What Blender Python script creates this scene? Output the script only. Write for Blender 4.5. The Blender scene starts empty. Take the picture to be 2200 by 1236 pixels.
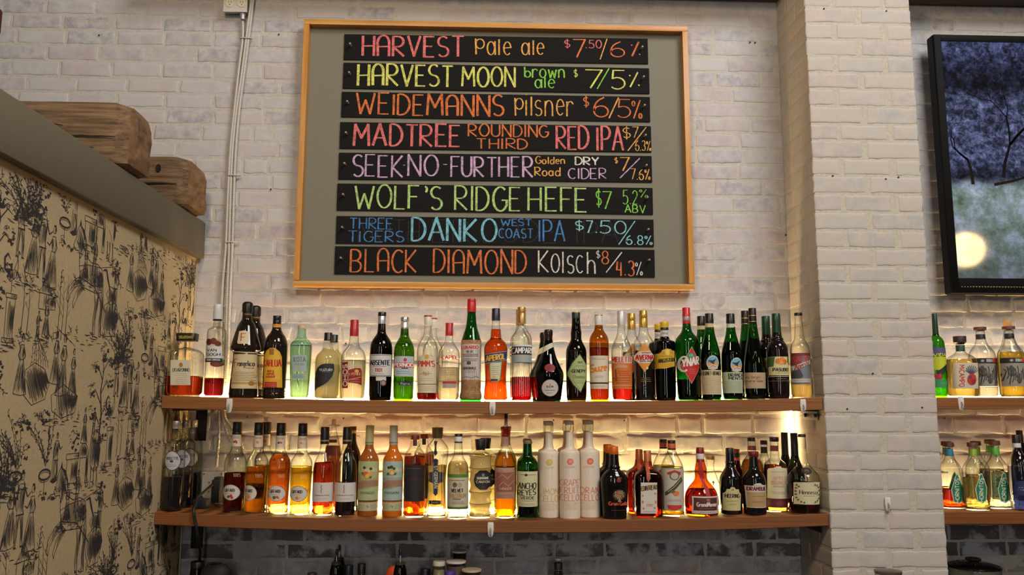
import bpy, math, random
import numpy as np
from mathutils import Vector, noise as mnoise

random.seed(7)
scene = bpy.context.scene
COL = scene.collection

# ------------------------------------------------------------------ camera
F_PX, PITCH, ROLL, YAW, DIST, EYE = 1768.0, .14164, .00338, .03569, 3.2, 1.6
cp, sp, cy_, sy_, cr, sr = (math.cos(PITCH), math.sin(PITCH), math.cos(YAW), math.sin(YAW), math.cos(ROLL), math.sin(ROLL))
_f = np.array([sy_*cp, cy_*cp, sp]); _r = np.array([cy_, -sy_, 0.0]); _u = np.cross(_r, _f)
RIGHT, UP = cr*_r + sr*_u, -sr*_r + cr*_u
CAM = np.array([0.0, -DIST, EYE])
cam_data = bpy.data.cameras.new('camera'); cam = bpy.data.objects.new('camera', cam_data); COL.objects.link(cam)
cam_data.sensor_width = 36.0; cam_data.lens = 36.0*F_PX/2200.0; cam_data.clip_start = .05
from mathutils import Matrix
M = Matrix(((RIGHT[0], UP[0], -_f[0], CAM[0]), (RIGHT[1], UP[1], -_f[1], CAM[1]), (RIGHT[2], UP[2], -_f[2], CAM[2]), (0, 0, 0, 1)))
cam.matrix_world = M
scene.camera = cam

# ------------------------------------------------------------------ exposure, sky, daylight
scene.view_settings.view_transform = 'Standard'; scene.view_settings.look = 'None'
scene.view_settings.gamma = 1.0; scene.view_settings.use_curve_mapping = False
scene.view_settings.exposure = 0.0
cyc = scene.cycles
cyc.use_denoising = True; cyc.max_bounces = 12; cyc.transmission_bounces = 10; cyc.transparent_max_bounces = 24
cyc.diffuse_bounces = 3; cyc.glossy_bounces = 4; cyc.caustics_reflective = False; cyc.caustics_refractive = False
cyc.sample_clamp_indirect = 4.0; cyc.sample_clamp_direct = 0.0
world = bpy.data.worlds.new('daylight'); scene.world = world; world.use_nodes = True
world.node_tree.nodes['Background'].inputs[0].default_value = (1.0, .88, .70, 1)
world.node_tree.nodes['Background'].inputs[1].default_value = .05

def area(name, loc, target, sx, sy, power, color):
    d = bpy.data.lights.new(name, 'AREA'); d.shape = 'RECTANGLE'; d.size = sx; d.size_y = sy; d.energy = power; d.color = color
    o = bpy.data.objects.new(name, d); COL.objects.link(o); o.location = loc
    o.rotation_euler = (Vector(target)-Vector(loc)).to_track_quat('-Z', 'Y').to_euler()
    return o
LED_POWER = 105.0
area('high_window_light', (2.3, -3.4, 5.3), (.3, 0, 2.4), 1.8, 1.6, 158, (1.0, .97, .95))
area('front_window_light', (.75, -8.0, 2.3), (.3, 0, 1.9),   .22, 3.0, 45, (.93, .97, 1.0))
area('pendant_light', (-.7, -3.0, 3.7), (1.0, 0, 2.0), .45, .45, 36, (1.0, .75, .48))
area('side_window_light', (-2.2, -7.5, 2.4), (0, 0, 1.9), .2, 2.4, 20, (.93, .97, 1.0))

for i in range(6):                                                       # row of bare bulbs over the room
    d = bpy.data.lights.new('bulb', 'POINT'); d.energy = 2.4; d.shadow_soft_size = .045; d.color = (1.0, .8, .55)
    o = bpy.data.objects.new('bulb', d); COL.objects.link(o); o.location = (-1.6+.75*i, -4.2, 3.3)

# ------------------------------------------------------------------ pixel helpers (photograph frame 2200 x 1236)
def ray(px, py):
    return RIGHT*((px-1100)/F_PX) - UP*((py-618)/F_PX) + _f
def onY(px, py, Y=0.0):
    d = ray(px, py); return CAM + d*((Y-CAM[1])/d[1])
def onX(px, py, X):
    d = ray(px, py); return CAM + d*((X-CAM[0])/d[0])

# ------------------------------------------------------------------ object helpers
def S(r, g, b):
    f = lambda c: (c/255/12.92) if c/255 <= .04045 else ((c/255+.055)/1.055)**2.4
    return (f(r), f(g), f(b), 1.0)
def tag(o, label=None, cat=None, group=None, kind=None):
    for k, v in (('label', label), ('category', cat), ('group', group), ('kind', kind)):
        if v: o[k] = v
    return o
def empty(name, loc, label=None, cat=None, group=None, rz=0.0):
    o = bpy.data.objects.new(name, None); COL.objects.link(o); o.location = loc; o.rotation_euler = (0, 0, rz)
    o.empty_display_size = .05
    return tag(o, label, cat, group)
class MB:
    """collects geometry with several materials, links it as one mesh object"""
    def __init__(s): s.v = []; s.f = []; s.m = []; s.mats = []; s.lift = 0.0
    def mi(s, mat):
        if mat not in s.mats: s.mats.append(mat)
        return s.mats.index(mat)
    def add(s, verts, faces, mat):
        b = len(s.v); k = s.mi(mat); s.v.extend([tuple(map(float, p)) for p in verts])
        for f in faces: s.f.append(tuple(i+b for i in f)); s.m.append(k)
    def grid(s, P, mat, closed=False):
        n, m = len(P), len(P[0]); fs = []
        for i in range(n-1):
            for j in range(m if closed else m-1):
                j2 = (j+1) % m; fs.append((i*m+j, i*m+j2, (i+1)*m+j2, (i+1)*m+j))
        s.add([p for row in P for p in row], fs, mat)
    def box(s, lo, hi, mat, bev=0.0):
        x0, y0, z0 = lo; x1, y1, z1 = hi
        if bev <= 0:
            s.add([(x0,y0,z0),(x1,y0,z0),(x1,y1,z0),(x0,y1,z0),(x0,y0,z1),(x1,y0,z1),(x1,y1,z1),(x0,y1,z1)],
                  [(0,3,2,1),(4,5,6,7),(0,1,5,4),(1,2,6,5),(2,3,7,6),(3,0,4,7)], mat); return
        b = min(bev, (x1-x0)/2.01, (y1-y0)/2.01, (z1-z0)/2.01)
        rings = []
        for z, i in ((z0, b), (z0+b*.3, b*.3), (z0+b, 0), (z1-b, 0), (z1-b*.3, b*.3), (z1, b)):
            X0, X1, Y0, Y1 = x0+i, x1-i, y0+i, y1-i; c = b*.5 if i < b else b*.5
            rings.append([(X0+c,Y0,z),(X1-c,Y0,z),(X1,Y0+c,z),(X1,Y1-c,z),(X1-c,Y1,z),(X0+c,Y1,z),(X0,Y1-c,z),(X0,Y0+c,z)])
        s.grid(rings, mat, True); n = len(s.v)
        k = s.mi(mat); s.f.append(tuple(range(n-48, n-40))[::-1]); s.m.append(k); s.f.append(tuple(range(n-8, n))); s.m.append(k)
    def tube(s, pts, r, mat, seg=8, caps=True):
        pts = [Vector(p) for p in pts]; rs = r if hasattr(r, '__len__') else [r]*len(pts); rows = []; up = None
        for i, p in enumerate(pts):
            t = (pts[min(i+1, len(pts)-1)]-pts[max(i-1, 0)]).normalized()
            if up is None: up = t.orthogonal().normalized()
            up = (up - t*up.dot(t)).normalized(); w = t.cross(up)
            rows.append([tuple(p+(up*math.cos(a)+w*math.sin(a))*rs[i]) for a in [2*math.pi*j/seg for j in range(seg)]])
        s.grid(rows, mat, True)
        if caps:
            n = len(s.v); k = s.mi(mat); m = len(rows)*seg
            s.f.append(tuple(range(n-m, n-m+seg))[::-1]); s.m.append(k); s.f.append(tuple(range(n-seg, n))); s.m.append(k)
    def lathe(s, prof, mat, c=(0, 0), seg=32, cap0=True, cap1=True):
        rows = [[(c[0]+r*math.cos(2*math.pi*j/seg), c[1]+r*math.sin(2*math.pi*j/seg), z) for j in range(seg)] for z, r in prof]
        s.grid(rows, mat, True); n = len(s.v); m = len(rows)*seg; k = s.mi(mat)
        if cap0: s.f.append(tuple(range(n-m, n-m+seg))[::-1]); s.m.append(k)
        if cap1: s.f.append(tuple(range(n-seg, n))); s.m.append(k)
    def ribbon(s, pts, w, mat, fmap, weight=0.0, sub=None):
        """flat stroke: pts in 2D, widths w; fmap(x, y) gives the 3D point"""
        if sub:
            q = [pts[0]]
            for a, b in zip(pts, pts[1:]):
                n = max(1, int(math.hypot(b[0]-a[0], b[1]-a[1])/sub+.5))
                q += [(a[0]+(b[0]-a[0])*i/n, a[1]+(b[1]-a[1])*i/n) for i in range(1, n+1)]
            pts = q
        for i in range(1, len(pts)-1):
            a, p, c = pts[i-1], pts[i], pts[i+1]; u = (p[0]-a[0], p[1]-a[1]); v = (c[0]-p[0], c[1]-p[1])
            if u[0]*v[0]+u[1]*v[1] < .62*math.hypot(*u)*math.hypot(*v):      # sharp corner: two strokes
                ww = w if not hasattr(w, '__len__') else None
                if ww is not None:                                              # let the strokes meet
                    for q, d in ((0, u), (1, v)):
                        l = math.hypot(*d) or 1; e = ww*.3/l
                        if q == 0: A_ = pts[:i]+[(p[0]+d[0]*e, p[1]+d[1]*e)]
                        else: B_ = [(p[0]-d[0]*e, p[1]-d[1]*e)]+pts[i+1:]
                    s.ribbon(A_, w, mat, fmap, weight); s.ribbon(B_, w, mat, fmap, weight); return
                s.ribbon(pts[:i+1], w[:i+1] if ww is None else w, mat, fmap, weight); s.ribbon(pts[i:], w[i:] if ww is None else w, mat, fmap, weight); return
        L, R = [], []; n = len(pts); s.lift = (s.lift+7e-6) % 9e-5
        for i, p in enumerate(pts):
            a = pts[max(i-1, 0)]; b = pts[min(i+1, n-1)]; dx, dy = b[0]-a[0], b[1]-a[1]; l = math.hypot(dx, dy) or 1
            ww = (w[i] if hasattr(w, '__len__') else w)*(1-weight+weight*1.35*abs(dy)/l)/2
            nx, ny = -dy/l*ww, dx/l*ww
            L.append(fmap(p[0]+nx, p[1]+ny)); R.append(fmap(p[0]-nx, p[1]-ny))
        s.grid([L, R], mat)
    def build(s, name, parent=None, smooth=True, angle=50):
        me = bpy.data.meshes.new(name); me.from_pydata(s.v, [], s.f)
        for m in s.mats: me.materials.append(m)
        me.polygons.foreach_set('material_index', s.m)
        if smooth:
            me.polygons.foreach_set('use_smooth', [True]*len(s.f))
            if angle: me.set_sharp_from_angle(angle=math.radians(angle))
        me.update(); o = bpy.data.objects.new(name, me); COL.objects.link(o)
        if parent: o.parent = parent
        return o
def copy_tree(o, parent=None, kids=None):
    if kids is None:
        kids = {}
        for q in COL.objects:
            if q.parent: kids.setdefault(q.parent.name, []).append(q)
    c = o.copy(); COL.objects.link(c)
    if parent: c.parent = parent
    for k in kids.get(o.name, []): copy_tree(k, c, kids)
    return c

# ------------------------------------------------------------------ materials
MATS = {}
def new_mat(name):
    m = bpy.data.materials.new(name); m.use_nodes = True; nt = m.node_tree
    return m, nt, nt.nodes, nt.links, nt.nodes['Principled BSDF']
def flat(rgb, rough=.55, metal=0.0, emit=0.0, spec=.5):
    key = ('flat', tuple(rgb), rough, metal, emit, spec)
    if key not in MATS:
        m, nt, N, L, b = new_mat('paint_%d_%d_%d' % tuple(rgb))
        c = S(*rgb); b.inputs['Roughness'].default_value = rough; b.inputs['Metallic'].default_value = metal
        b.inputs['Specular IOR Level'].default_value = spec
        n = N.new('ShaderNodeTexNoise'); n.inputs['Scale'].default_value = 60; n.inputs['Detail'].default_value = 3
        t = N.new('ShaderNodeTexCoord'); L.new(t.outputs['Object'], n.inputs['Vector'])
        r = N.new('ShaderNodeMapRange'); r.inputs['To Min'].default_value = .93; r.inputs['To Max'].default_value = 1.07
        L.new(n.outputs['Fac'], r.inputs['Value'])
        x = N.new('ShaderNodeMix'); x.data_type = 'RGBA'; x.blend_type = 'MULTIPLY'; x.inputs['Factor'].default_value = 1
        x.inputs['A'].default_value = c; L.new(r.outputs['Result'], x.inputs['B']); L.new(x.outputs['Result'], b.inputs['Base Color'])
        if emit: b.inputs['Emission Color'].default_value = c; b.inputs['Emission Strength'].default_value = emit
        MATS[key] = m
    return MATS[key]
def thin_glass(rgb, rough=.02, edge=.4):
    key = ('glass', tuple(rgb), rough, edge)
    if key not in MATS:
        m, nt, N, L, b = new_mat('bottle_glass_%d_%d_%d' % tuple(rgb)); N.remove(b); c = S(*rgb)
        out = N['Material Output']; tr = N.new('ShaderNodeBsdfTransparent'); gl = N.new('ShaderNodeBsdfGlossy')
        gl.inputs['Roughness'].default_value = rough
        lw = N.new('ShaderNodeLayerWeight'); lw.inputs['Blend'].default_value = .5
        def pw_(e, k, o):
            p = N.new('ShaderNodeMath'); p.operation = 'POWER'; p.inputs[1].default_value = e; L.new(lw.outputs['Facing'], p.inputs[0])
            q = N.new('ShaderNodeMath'); q.operation = 'MULTIPLY_ADD'; q.inputs[1].default_value = k; q.inputs[2].default_value = o; L.new(p.outputs[0], q.inputs[0]); return q
        pw = pw_(2.3, 1.0, 0.0); fr = pw_(5.0, .9, .045)
        x = N.new('ShaderNodeMix'); x.data_type = 'RGBA'; x.inputs['A'].default_value = c
        x.inputs['B'].default_value = (c[0]*edge, c[1]*edge, c[2]*edge, 1); L.new(pw.outputs[0], x.inputs['Factor'])
        L.new(x.outputs['Result'], tr.inputs['Color'])
        n = N.new('ShaderNodeTexNoise'); n.inputs['Scale'].default_value = 45; n.inputs['Detail'].default_value = 1
        bp = N.new('ShaderNodeBump'); bp.inputs['Strength'].default_value = .12; bp.inputs['Distance'].default_value = .004
        t = N.new('ShaderNodeTexCoord'); L.new(t.outputs['Object'], n.inputs['Vector']); L.new(n.outputs['Fac'], bp.inputs['Height'])
        L.new(bp.outputs['Normal'], gl.inputs['Normal'])
        mx = N.new('ShaderNodeMixShader'); L.new(fr.outputs[0], mx.inputs[0]); L.new(tr.outputs[0], mx.inputs[1]); L.new(gl.outputs[0], mx.inputs[2])
        L.new(mx.outputs[0], out.inputs['Surface']); MATS[key] = m
    return MATS[key]
def liquid(rgb, rough=.02, cloud=0.0):
    key = ('liq', tuple(rgb), rough, cloud)
    if key not in MATS:
        m, nt, N, L, b = new_mat('liquor_%d_%d_%d' % tuple(rgb)); c = S(*rgb)
        if max(c[:3]) < .027:                                            # too dark to see through
            b.inputs['Base Color'].default_value = tuple(k*.7 for k in c[:3])+(1,); b.inputs['Roughness'].default_value = .12
            MATS[key] = m; return m
        N.remove(b)
        out = N['Material Output']; rf = N.new('ShaderNodeBsdfRefraction'); rf.inputs['IOR'].default_value = 1.33
        rf.inputs['Roughness'].default_value = rough; rf.inputs['Color'].default_value = tuple(math.sqrt(k) for k in c[:3])+(1,)
        n = N.new('ShaderNodeTexNoise'); n.inputs['Scale'].default_value = 30
        bp = N.new('ShaderNodeBump'); bp.inputs['Strength'].default_value = .06; bp.inputs['Distance'].default_value = .004
        t = N.new('ShaderNodeTexCoord'); L.new(t.outputs['Object'], n.inputs['Vector']); L.new(n.outputs['Fac'], bp.inputs['Height']); L.new(bp.outputs['Normal'], rf.inputs['Normal'])
        tp = N.new('ShaderNodeBsdfTransparent'); tp.inputs['Color'].default_value = tuple(math.sqrt(k) for k in c[:3])+(1,)
        mx = N.new('ShaderNodeMixShader'); mx.inputs[0].default_value = .78; L.new(tp.outputs[0], mx.inputs[1]); L.new(rf.outputs[0], mx.inputs[2]); last = mx
        if cloud:
            d = N.new('ShaderNodeBsdfDiffuse'); d.inputs['Color'].default_value = c
            tl = N.new('ShaderNodeBsdfTranslucent'); tl.inputs['Color'].default_value = c
            a = N.new('ShaderNodeMixShader'); a.inputs[0].default_value = .55; L.new(d.outputs[0], a.inputs[1]); L.new(tl.outputs[0], a.inputs[2])
            e = N.new('ShaderNodeMixShader'); e.inputs[0].default_value = cloud; L.new(mx.outputs[0], e.inputs[1]); L.new(a.outputs[0], e.inputs[2]); last = e
        L.new(last.outputs[0], out.inputs['Surface']); MATS[key] = m
    return MATS[key]
def chalk(rgb):
    key = ('chalk', tuple(rgb))
    if key not in MATS:
        m, nt, N, L, b = new_mat('chalk_%d_%d_%d' % tuple(rgb)); b.inputs['Roughness'].default_value = .95
        n = N.new('ShaderNodeTexNoise'); n.inputs['Scale'].default_value = 420; n.inputs['Detail'].default_value = 2
        n2 = N.new('ShaderNodeTexNoise'); n2.inputs['Scale'].default_value = 60
        t = N.new('ShaderNodeTexCoord'); L.new(t.outputs['Object'], n.inputs['Vector']); L.new(t.outputs['Object'], n2.inputs['Vector'])
        ad = N.new('ShaderNodeMath'); ad.operation = 'MULTIPLY_ADD'; ad.inputs[1].default_value = .6; L.new(n2.outputs['Fac'], ad.inputs[0]); L.new(n.outputs['Fac'], ad.inputs[2])
        r = N.new('ShaderNodeValToRGB'); r.color_ramp.elements[0].position = .62; r.color_ramp.elements[0].color = tuple(c*.35 for c in S(*rgb)[:3])+(1,)
        r.color_ramp.elements[1].position = .84; r.color_ramp.elements[1].color = S(*rgb)
        L.new(ad.outputs[0], r.inputs[0]); L.new(r.outputs[0], b.inputs['Base Color']); MATS[key] = m
    return MATS[key]
def wood(name, dark, light, scale=(3, 60, 60), rough=.55, rings=0.0, bump=.15):
    m, nt, N, L, b = new_mat(name); b.inputs['Roughness'].default_value = rough
    t = N.new('ShaderNodeTexCoord'); mp = N.new('ShaderNodeMapping'); mp.inputs['Scale'].default_value = scale
    L.new(t.outputs['Object'], mp.inputs['Vector'])
    n = N.new('ShaderNodeTexNoise'); n.inputs['Scale'].default_value = 1; n.inputs['Detail'].default_value = 6; n.inputs['Roughness'].default_value = .65
    L.new(mp.outputs[0], n.inputs['Vector']); src = n.outputs['Fac']
    if rings:
        w = N.new('ShaderNodeTexWave'); w.wave_type = 'BANDS'; w.bands_direction = 'Z'; w.inputs['Scale'].default_value = rings
        w.inputs['Distortion'].default_value = 2.2; w.inputs['Detail'].default_value = 2; w.inputs['Detail Scale'].default_value = .6
        mp2 = N.new('ShaderNodeMapping'); mp2.inputs['Scale'].default_value = (.06, .06, 1); L.new(t.outputs['Object'], mp2.inputs['Vector']); L.new(mp2.outputs[0], w.inputs['Vector'])
        x = N.new('ShaderNodeMix'); x.inputs['Factor'].default_value = .45; L.new(src, x.inputs['A']); L.new(w.outputs['Fac'], x.inputs['B']); src = x.outputs['Result']
    r = N.new('ShaderNodeValToRGB'); r.color_ramp.elements[0].position = .3; r.color_ramp.elements[0].color = S(*dark)
    r.color_ramp.elements[1].position = .7; r.color_ramp.elements[1].color = S(*light)
    L.new(src, r.inputs[0]); L.new(r.outputs[0], b.inputs['Base Color'])
    bp = N.new('ShaderNodeBump'); bp.inputs['Strength'].default_value = bump; bp.inputs['Distance'].default_value = .003
    L.new(src, bp.inputs['Height']); L.new(bp.outputs[0], b.inputs['Normal'])
    return m
def brick_mat(name, white, pink, grey, warm):
    m, nt, N, L, b = new_mat(name); b.inputs['Roughness'].default_value = .9; b.inputs['Specular IOR Level'].default_value = .18
    at = N.new('ShaderNodeAttribute'); at.attribute_name = 'tone'; sep = N.new('ShaderNodeSeparateColor'); L.new(at.outputs['Color'], sep.inputs[0])
    t = N.new('ShaderNodeTexCoord')
    def noise(sc, det=4):
        n = N.new('ShaderNodeTexNoise'); n.inputs['Scale'].default_value = sc; n.inputs['Detail'].default_value = det; n.inputs['Roughness'].default_value = .6
        L.new(t.outputs['Object'], n.inputs['Vector']); return n.outputs['Fac']
    def mix(fac, a, bb, mode='MIX'):
        x = N.new('ShaderNodeMix'); x.data_type = 'RGBA'; x.blend_type = mode
        for k, v in (('Factor', fac), ('A', a), ('B', bb)):
            if hasattr(v, 'links'): L.new(v, x.inputs[k])
            else: x.inputs[k].default_value = v
        return x.outputs['Result']
    def math_(op, a, bb):
        x = N.new('ShaderNodeMath'); x.operation = op; x.use_clamp = True
        for i, v in enumerate((a, bb)):
            if hasattr(v, 'links'): L.new(v, x.inputs[i])
            else: x.inputs[i].default_value = v
        return x.outputs[0]
    n1 = noise(9); n2 = noise(26); n3 = noise(120, 3)
    def ramp(v, a, bb):
        x = N.new('ShaderNodeMapRange'); x.inputs['From Min'].default_value = a; x.inputs['From Max'].default_value = bb; L.new(v, x.inputs['Value']); return x.outputs['Result']
    pk = math_('MULTIPLY', sep.outputs[1], ramp(n1, .35, .65)); gy = math_('MULTIPLY', sep.outputs[0], ramp(n2, .4, .66))
    c = mix(pk, S(*white), S(*pink)); c = mix(gy, c, S(*grey)); c = mix(ramp(n3, .62, .8), c, S(*warm))
    wear = math_('MULTIPLY', sep.outputs[2], ramp(noise(9, 6), .44, .53)); c = mix(wear, c, S(108, 103, 102))
    L.new(c, b.inputs['Base Color'])
    bp = N.new('ShaderNodeBump'); bp.inputs['Strength'].default_value = .35; bp.inputs['Distance'].default_value = .003
    hh = math_('ADD', math_('MULTIPLY', n2, .7), math_('MULTIPLY', n3, .35)); L.new(hh, bp.inputs['Height']); L.new(bp.outputs[0], b.inputs['Normal'])
    return m
def mortar_mat(name, a, c):
    m, nt, N, L, b = new_mat(name); b.inputs['Roughness'].default_value = .95; b.inputs['Specular IOR Level'].default_value = .15
    t = N.new('ShaderNodeTexCoord'); n = N.new('ShaderNodeTexNoise'); n.inputs['Scale'].default_value = 90; n.inputs['Detail'].default_value = 5
    L.new(t.outputs['Object'], n.inputs['Vector']); r = N.new('ShaderNodeValToRGB'); r.color_ramp.elements[0].position = .35; r.color_ramp.elements[1].position = .62
    r.color_ramp.elements[0].color = S(*a); r.color_ramp.elements[1].color = S(*c); L.new(n.outputs['Fac'], r.inputs[0]); L.new(r.outputs[0], b.inputs['Base Color'])
    bp = N.new('ShaderNodeBump'); bp.inputs['Strength'].default_value = .3; bp.inputs['Distance'].default_value = .004
    L.new(n.outputs['Fac'], bp.inputs['Height']); L.new(bp.outputs[0], b.inputs['Normal']); return m

# ------------------------------------------------------------------ lettering: a stroke alphabet (unit box, y up)
def arc(cx, cy, rx, ry, a0, a1, n=9):
    return [(cx+rx*math.cos(math.radians(a0+(a1-a0)*i/n)), cy+ry*math.sin(math.radians(a0+(a1-a0)*i/n))) for i in range(n+1)]
G = {}
def gl(ch, w, *st): G[ch] = (w, st)
O = lambda cx, cy, rx, ry: arc(cx, cy, rx, ry, 90, 450, 16)
gl('A', .7, [(0, 0), (.35, 1), (.7, 0)], [(.13, .36), (.57, .36)])
gl('a_', .6, [(.03, 0), (.0, .65)]+arc(.3, .65, .3, .35, 180, 0, 8)+[(.6, 0)], [(.02, .45), (.6, .47)])
gl('B', .6, [(0, 0), (0, 1)], [(0, 1)]+arc(.25, .75, .3, .25, 90, -90)+[(0, .5)], [(0, .5)]+arc(.28, .25, .32, .25, 90, -90)+[(0, 0)])
gl('C', .6, arc(.36, .5, .36, .5, 50, 310, 14))
gl('D', .62, [(0, 0), (0, 1)], [(0, 1)]+arc(.15, .5, .47, .5, 90, -90, 12)+[(0, 0)])
gl('E', .52, [(.52, 1), (0, 1), (0, 0), (.52, 0)], [(0, .52), (.42, .52)])
gl('F', .52, [(.52, 1), (0, 1), (0, 0)], [(0, .52), (.42, .52)])
gl('G', .66, arc(.36, .5, .36, .5, 50, 330, 14)+[(.68, .45), (.42, .45)])
gl('H', .6, [(0, 1), (0, 0)], [(.6, 1), (.6, 0)], [(0, .48), (.6, .5)])
gl('I', .12, [(.06, 1), (.06, 0)])
gl('J', .45, [(.4, 1), (.4, .25)]+arc(.2, .22, .2, .22, 0, -170, 7))
gl('K', .6, [(0, 1), (0, 0)], [(.57, 1), (.03, .45), (.6, 0)])
gl('L', .5, [(0, 1), (0, 0), (.5, 0)])
gl('M', .8, [(0, 0), (.06, 1), (.4, .38), (.74, 1), (.8, 0)])
gl('N', .62, [(0, 0), (0, 1), (.62, 0), (.62, 1)])
gl('O', .7, O(.35, .5, .35, .5)); gl('0', .6, O(.3, .5, .3, .5))
gl('P', .56, [(0, 0), (0, 1)]+arc(.25, .73, .31, .27, 90, -90)+[(0, .46)])
gl('Q', .7, O(.35, .5, .35, .5), [(.45, .2), (.7, -.05)])
gl('R', .6, [(0, 0), (0, 1)]+arc(.25, .74, .31, .26, 90, -90)+[(0, .48), (.6, 0)])
gl('S', .56, arc(.28, .75, .27, .25, 40, 270, 9)+arc(.28, .25, .28, .25, 90, -145, 9))
gl('T', .62, [(0, 1), (.62, 1)], [(.31, 1), (.31, 0)])
gl('U', .6, [(0, 1), (0, .3)]+arc(.3, .3, .3, .3, 180, 360, 9)+[(.6, 1)])
gl('V', .66, [(0, 1), (.33, 0), (.66, 1)]); gl('W', .95, [(0, 1), (.22, 0), (.47, .65), (.72, 0), (.95, 1)])
gl('X', .6, [(0, 1), (.6, 0)], [(.6, 1), (0, 0)]); gl('Y', .62, [(0, 1), (.31, .48), (.62, 1)], [(.31, .48), (.31, 0)])
gl('Z', .6, [(0, 1), (.6, 1), (0, 0), (.6, 0)])
gl('1', .3, [(.0, .8), (.18, 1), (.18, 0)]); gl('2', .55, arc(.27, .72, .27, .28, 170, -30, 9)+[(0, 0), (.55, 0)])
gl('3', .55, arc(.25, .75, .26, .25, 150, -80, 9), arc(.25, .26, .29, .26, 85, -150, 9)); gl('4', .55, [(.08, 1), (.0, .42), (.5, .42)], [(.42, .95), (.42, 0)])
gl('5', .58, [(.55, 1), (.08, 1), (.04, .56)]+arc(.24, .31, .32, .31, 120, -140, 10)); gl('6', .58, [(.42, 1)]+arc(.5, .35, .5, .62, 110, 180, 6)+arc(.29, .28, .29, .28, 180, 540, 14))
gl('7', .6, [(0, 1), (.6, 1), (.18, 0)]); gl('8', .55, O(.27, .75, .22, .25), O(.27, .25, .27, .25)); gl('9', .55, O(.27, .72, .25, .28), [(.52, .72), (.4, 0)])
gl('$', .5, [(.25, 1.05), (.25, -.05)], arc(.25, .7, .22, .2, 40, 270, 8)+arc(.25, .3, .23, .2, 90, -145, 8))
gl('/', .5, [(0, 0), (.5, 1)]); gl('%', .7, [(.1, 0), (.6, 1)], O(.1, .8, .1, .13), O(.6, .14, .1, .13)); gl(':%', .7, [(.1, 0), (.6, 1)], [(.05, .78), (.14, .74)], [(.6, .16), (.7, .12)])
gl('-', .4, [(.05, .5), (.38, .5)]); gl('.', .15, [(.03, .06), (.12, .02)]); gl("'", .2, arc(.05, .85, .13, .14, 80, -60, 5)); gl('&', .6, [(.6, 0), (.1, .75)]+arc(.25, .82, .16, .18, 200, -20, 7)+[(0, .3)]+arc(.22, .22, .22, .22, 170, 330, 6)+[(.6, .45)])
gl(' ', .4); gl('!', .15, [(.07, 1), (.07, .3)], [(.05, .05), (.09, .05)])
gl('a', .5, O(.22, .3, .22, .3), [(.46, .62), (.48, 0)]); gl('b', .5, [(0, 1), (.02, 0)], O(.25, .3, .23, .3)); gl('c', .45, arc(.24, .3, .24, .3, 50, 310, 10)); gl('d', .5, O(.23, .3, .23, .3), [(.48, 1), (.48, 0)])
gl('e', .48, [(.03, .33), (.45, .36)]+arc(.24, .32, .22, .3, 10, 315, 11)); gl('f', .35, arc(.32, .8, .18, .2, 70, 180, 5)+[(.14, 0)], [(0, .55), (.32, .55)]); gl('g', .5, O(.23, .32, .23, .28), [(.47, .62), (.47, -.1)]+arc(.25, -.1, .22, .18, 0, -150, 6))
gl('h', .48, [(0, 1), (0, 0)], [(0, .4)]+arc(.23, .38, .22, .24, 160, 0, 7)+[(.46, 0)]); gl('i', .1, [(.05, .6), (.05, 0)], [(.04, .85), (.07, .8)]); gl('k', .45, [(0, 1), (0, 0)], [(.4, .6), (.03, .27), (.45, 0)]); gl('l', .1, [(.05, 1), (.05, 0)])
gl('m', .75, [(0, .6), (0, 0)], [(0, .4)]+arc(.19, .4, .18, .22, 160, 0, 6)+[(.37, 0)], [(.37, .4)]+arc(.56, .4, .18, .22, 160, 0, 6)+[(.74, 0)])
gl('n', .48, [(0, .6), (0, 0)], [(0, .38)]+arc(.23, .38, .22, .24, 160, 0, 7)+[(.46, 0)]); gl('o', .5, O(.25, .31, .25, .31)); gl('p', .5, [(0, .62), (.02, -.3)], O(.26, .32, .24, .3)); gl('P_', .5, [(0, .98), (.04, 0)], O(.27, .66, .25, .3))
gl('q', .5, O(.23, .31, .23, .3), [(.47, .6), (.47, -.3)]); gl('r', .38, [(0, .6), (0, 0)], [(0, .36)]+arc(.22, .38, .2, .22, 160, 30, 6)); gl('s', .42, arc(.21, .45, .19, .16, 40, 270, 7)+arc(.21, .15, .21, .15, 90, -145, 7))
gl('t', .35, [(.15, .9), (.15, .1), (.3, 0)], [(0, .6), (.33, .6)]); gl('u', .5, [(0, .6), (0, .25)]+arc(.23, .25, .23, .25, 180, 350, 7)+[(.47, .6), (.48, 0)]); gl('v', .45, [(0, .6), (.22, 0), (.45, .6)]); gl('w', .65, [(0, .6), (.16, 0), (.33, .5), (.5, 0), (.65, .6)])
gl('x', .45, [(0, .6), (.45, 0)], [(.45, .6), (0, 0)]); gl('y', .45, [(0, .6), (.24, .05)], [(.45, .6), (.1, -.3)]); gl('z', .45, [(0, .6), (.45, .6), (0, 0), (.45, 0)])
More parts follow.
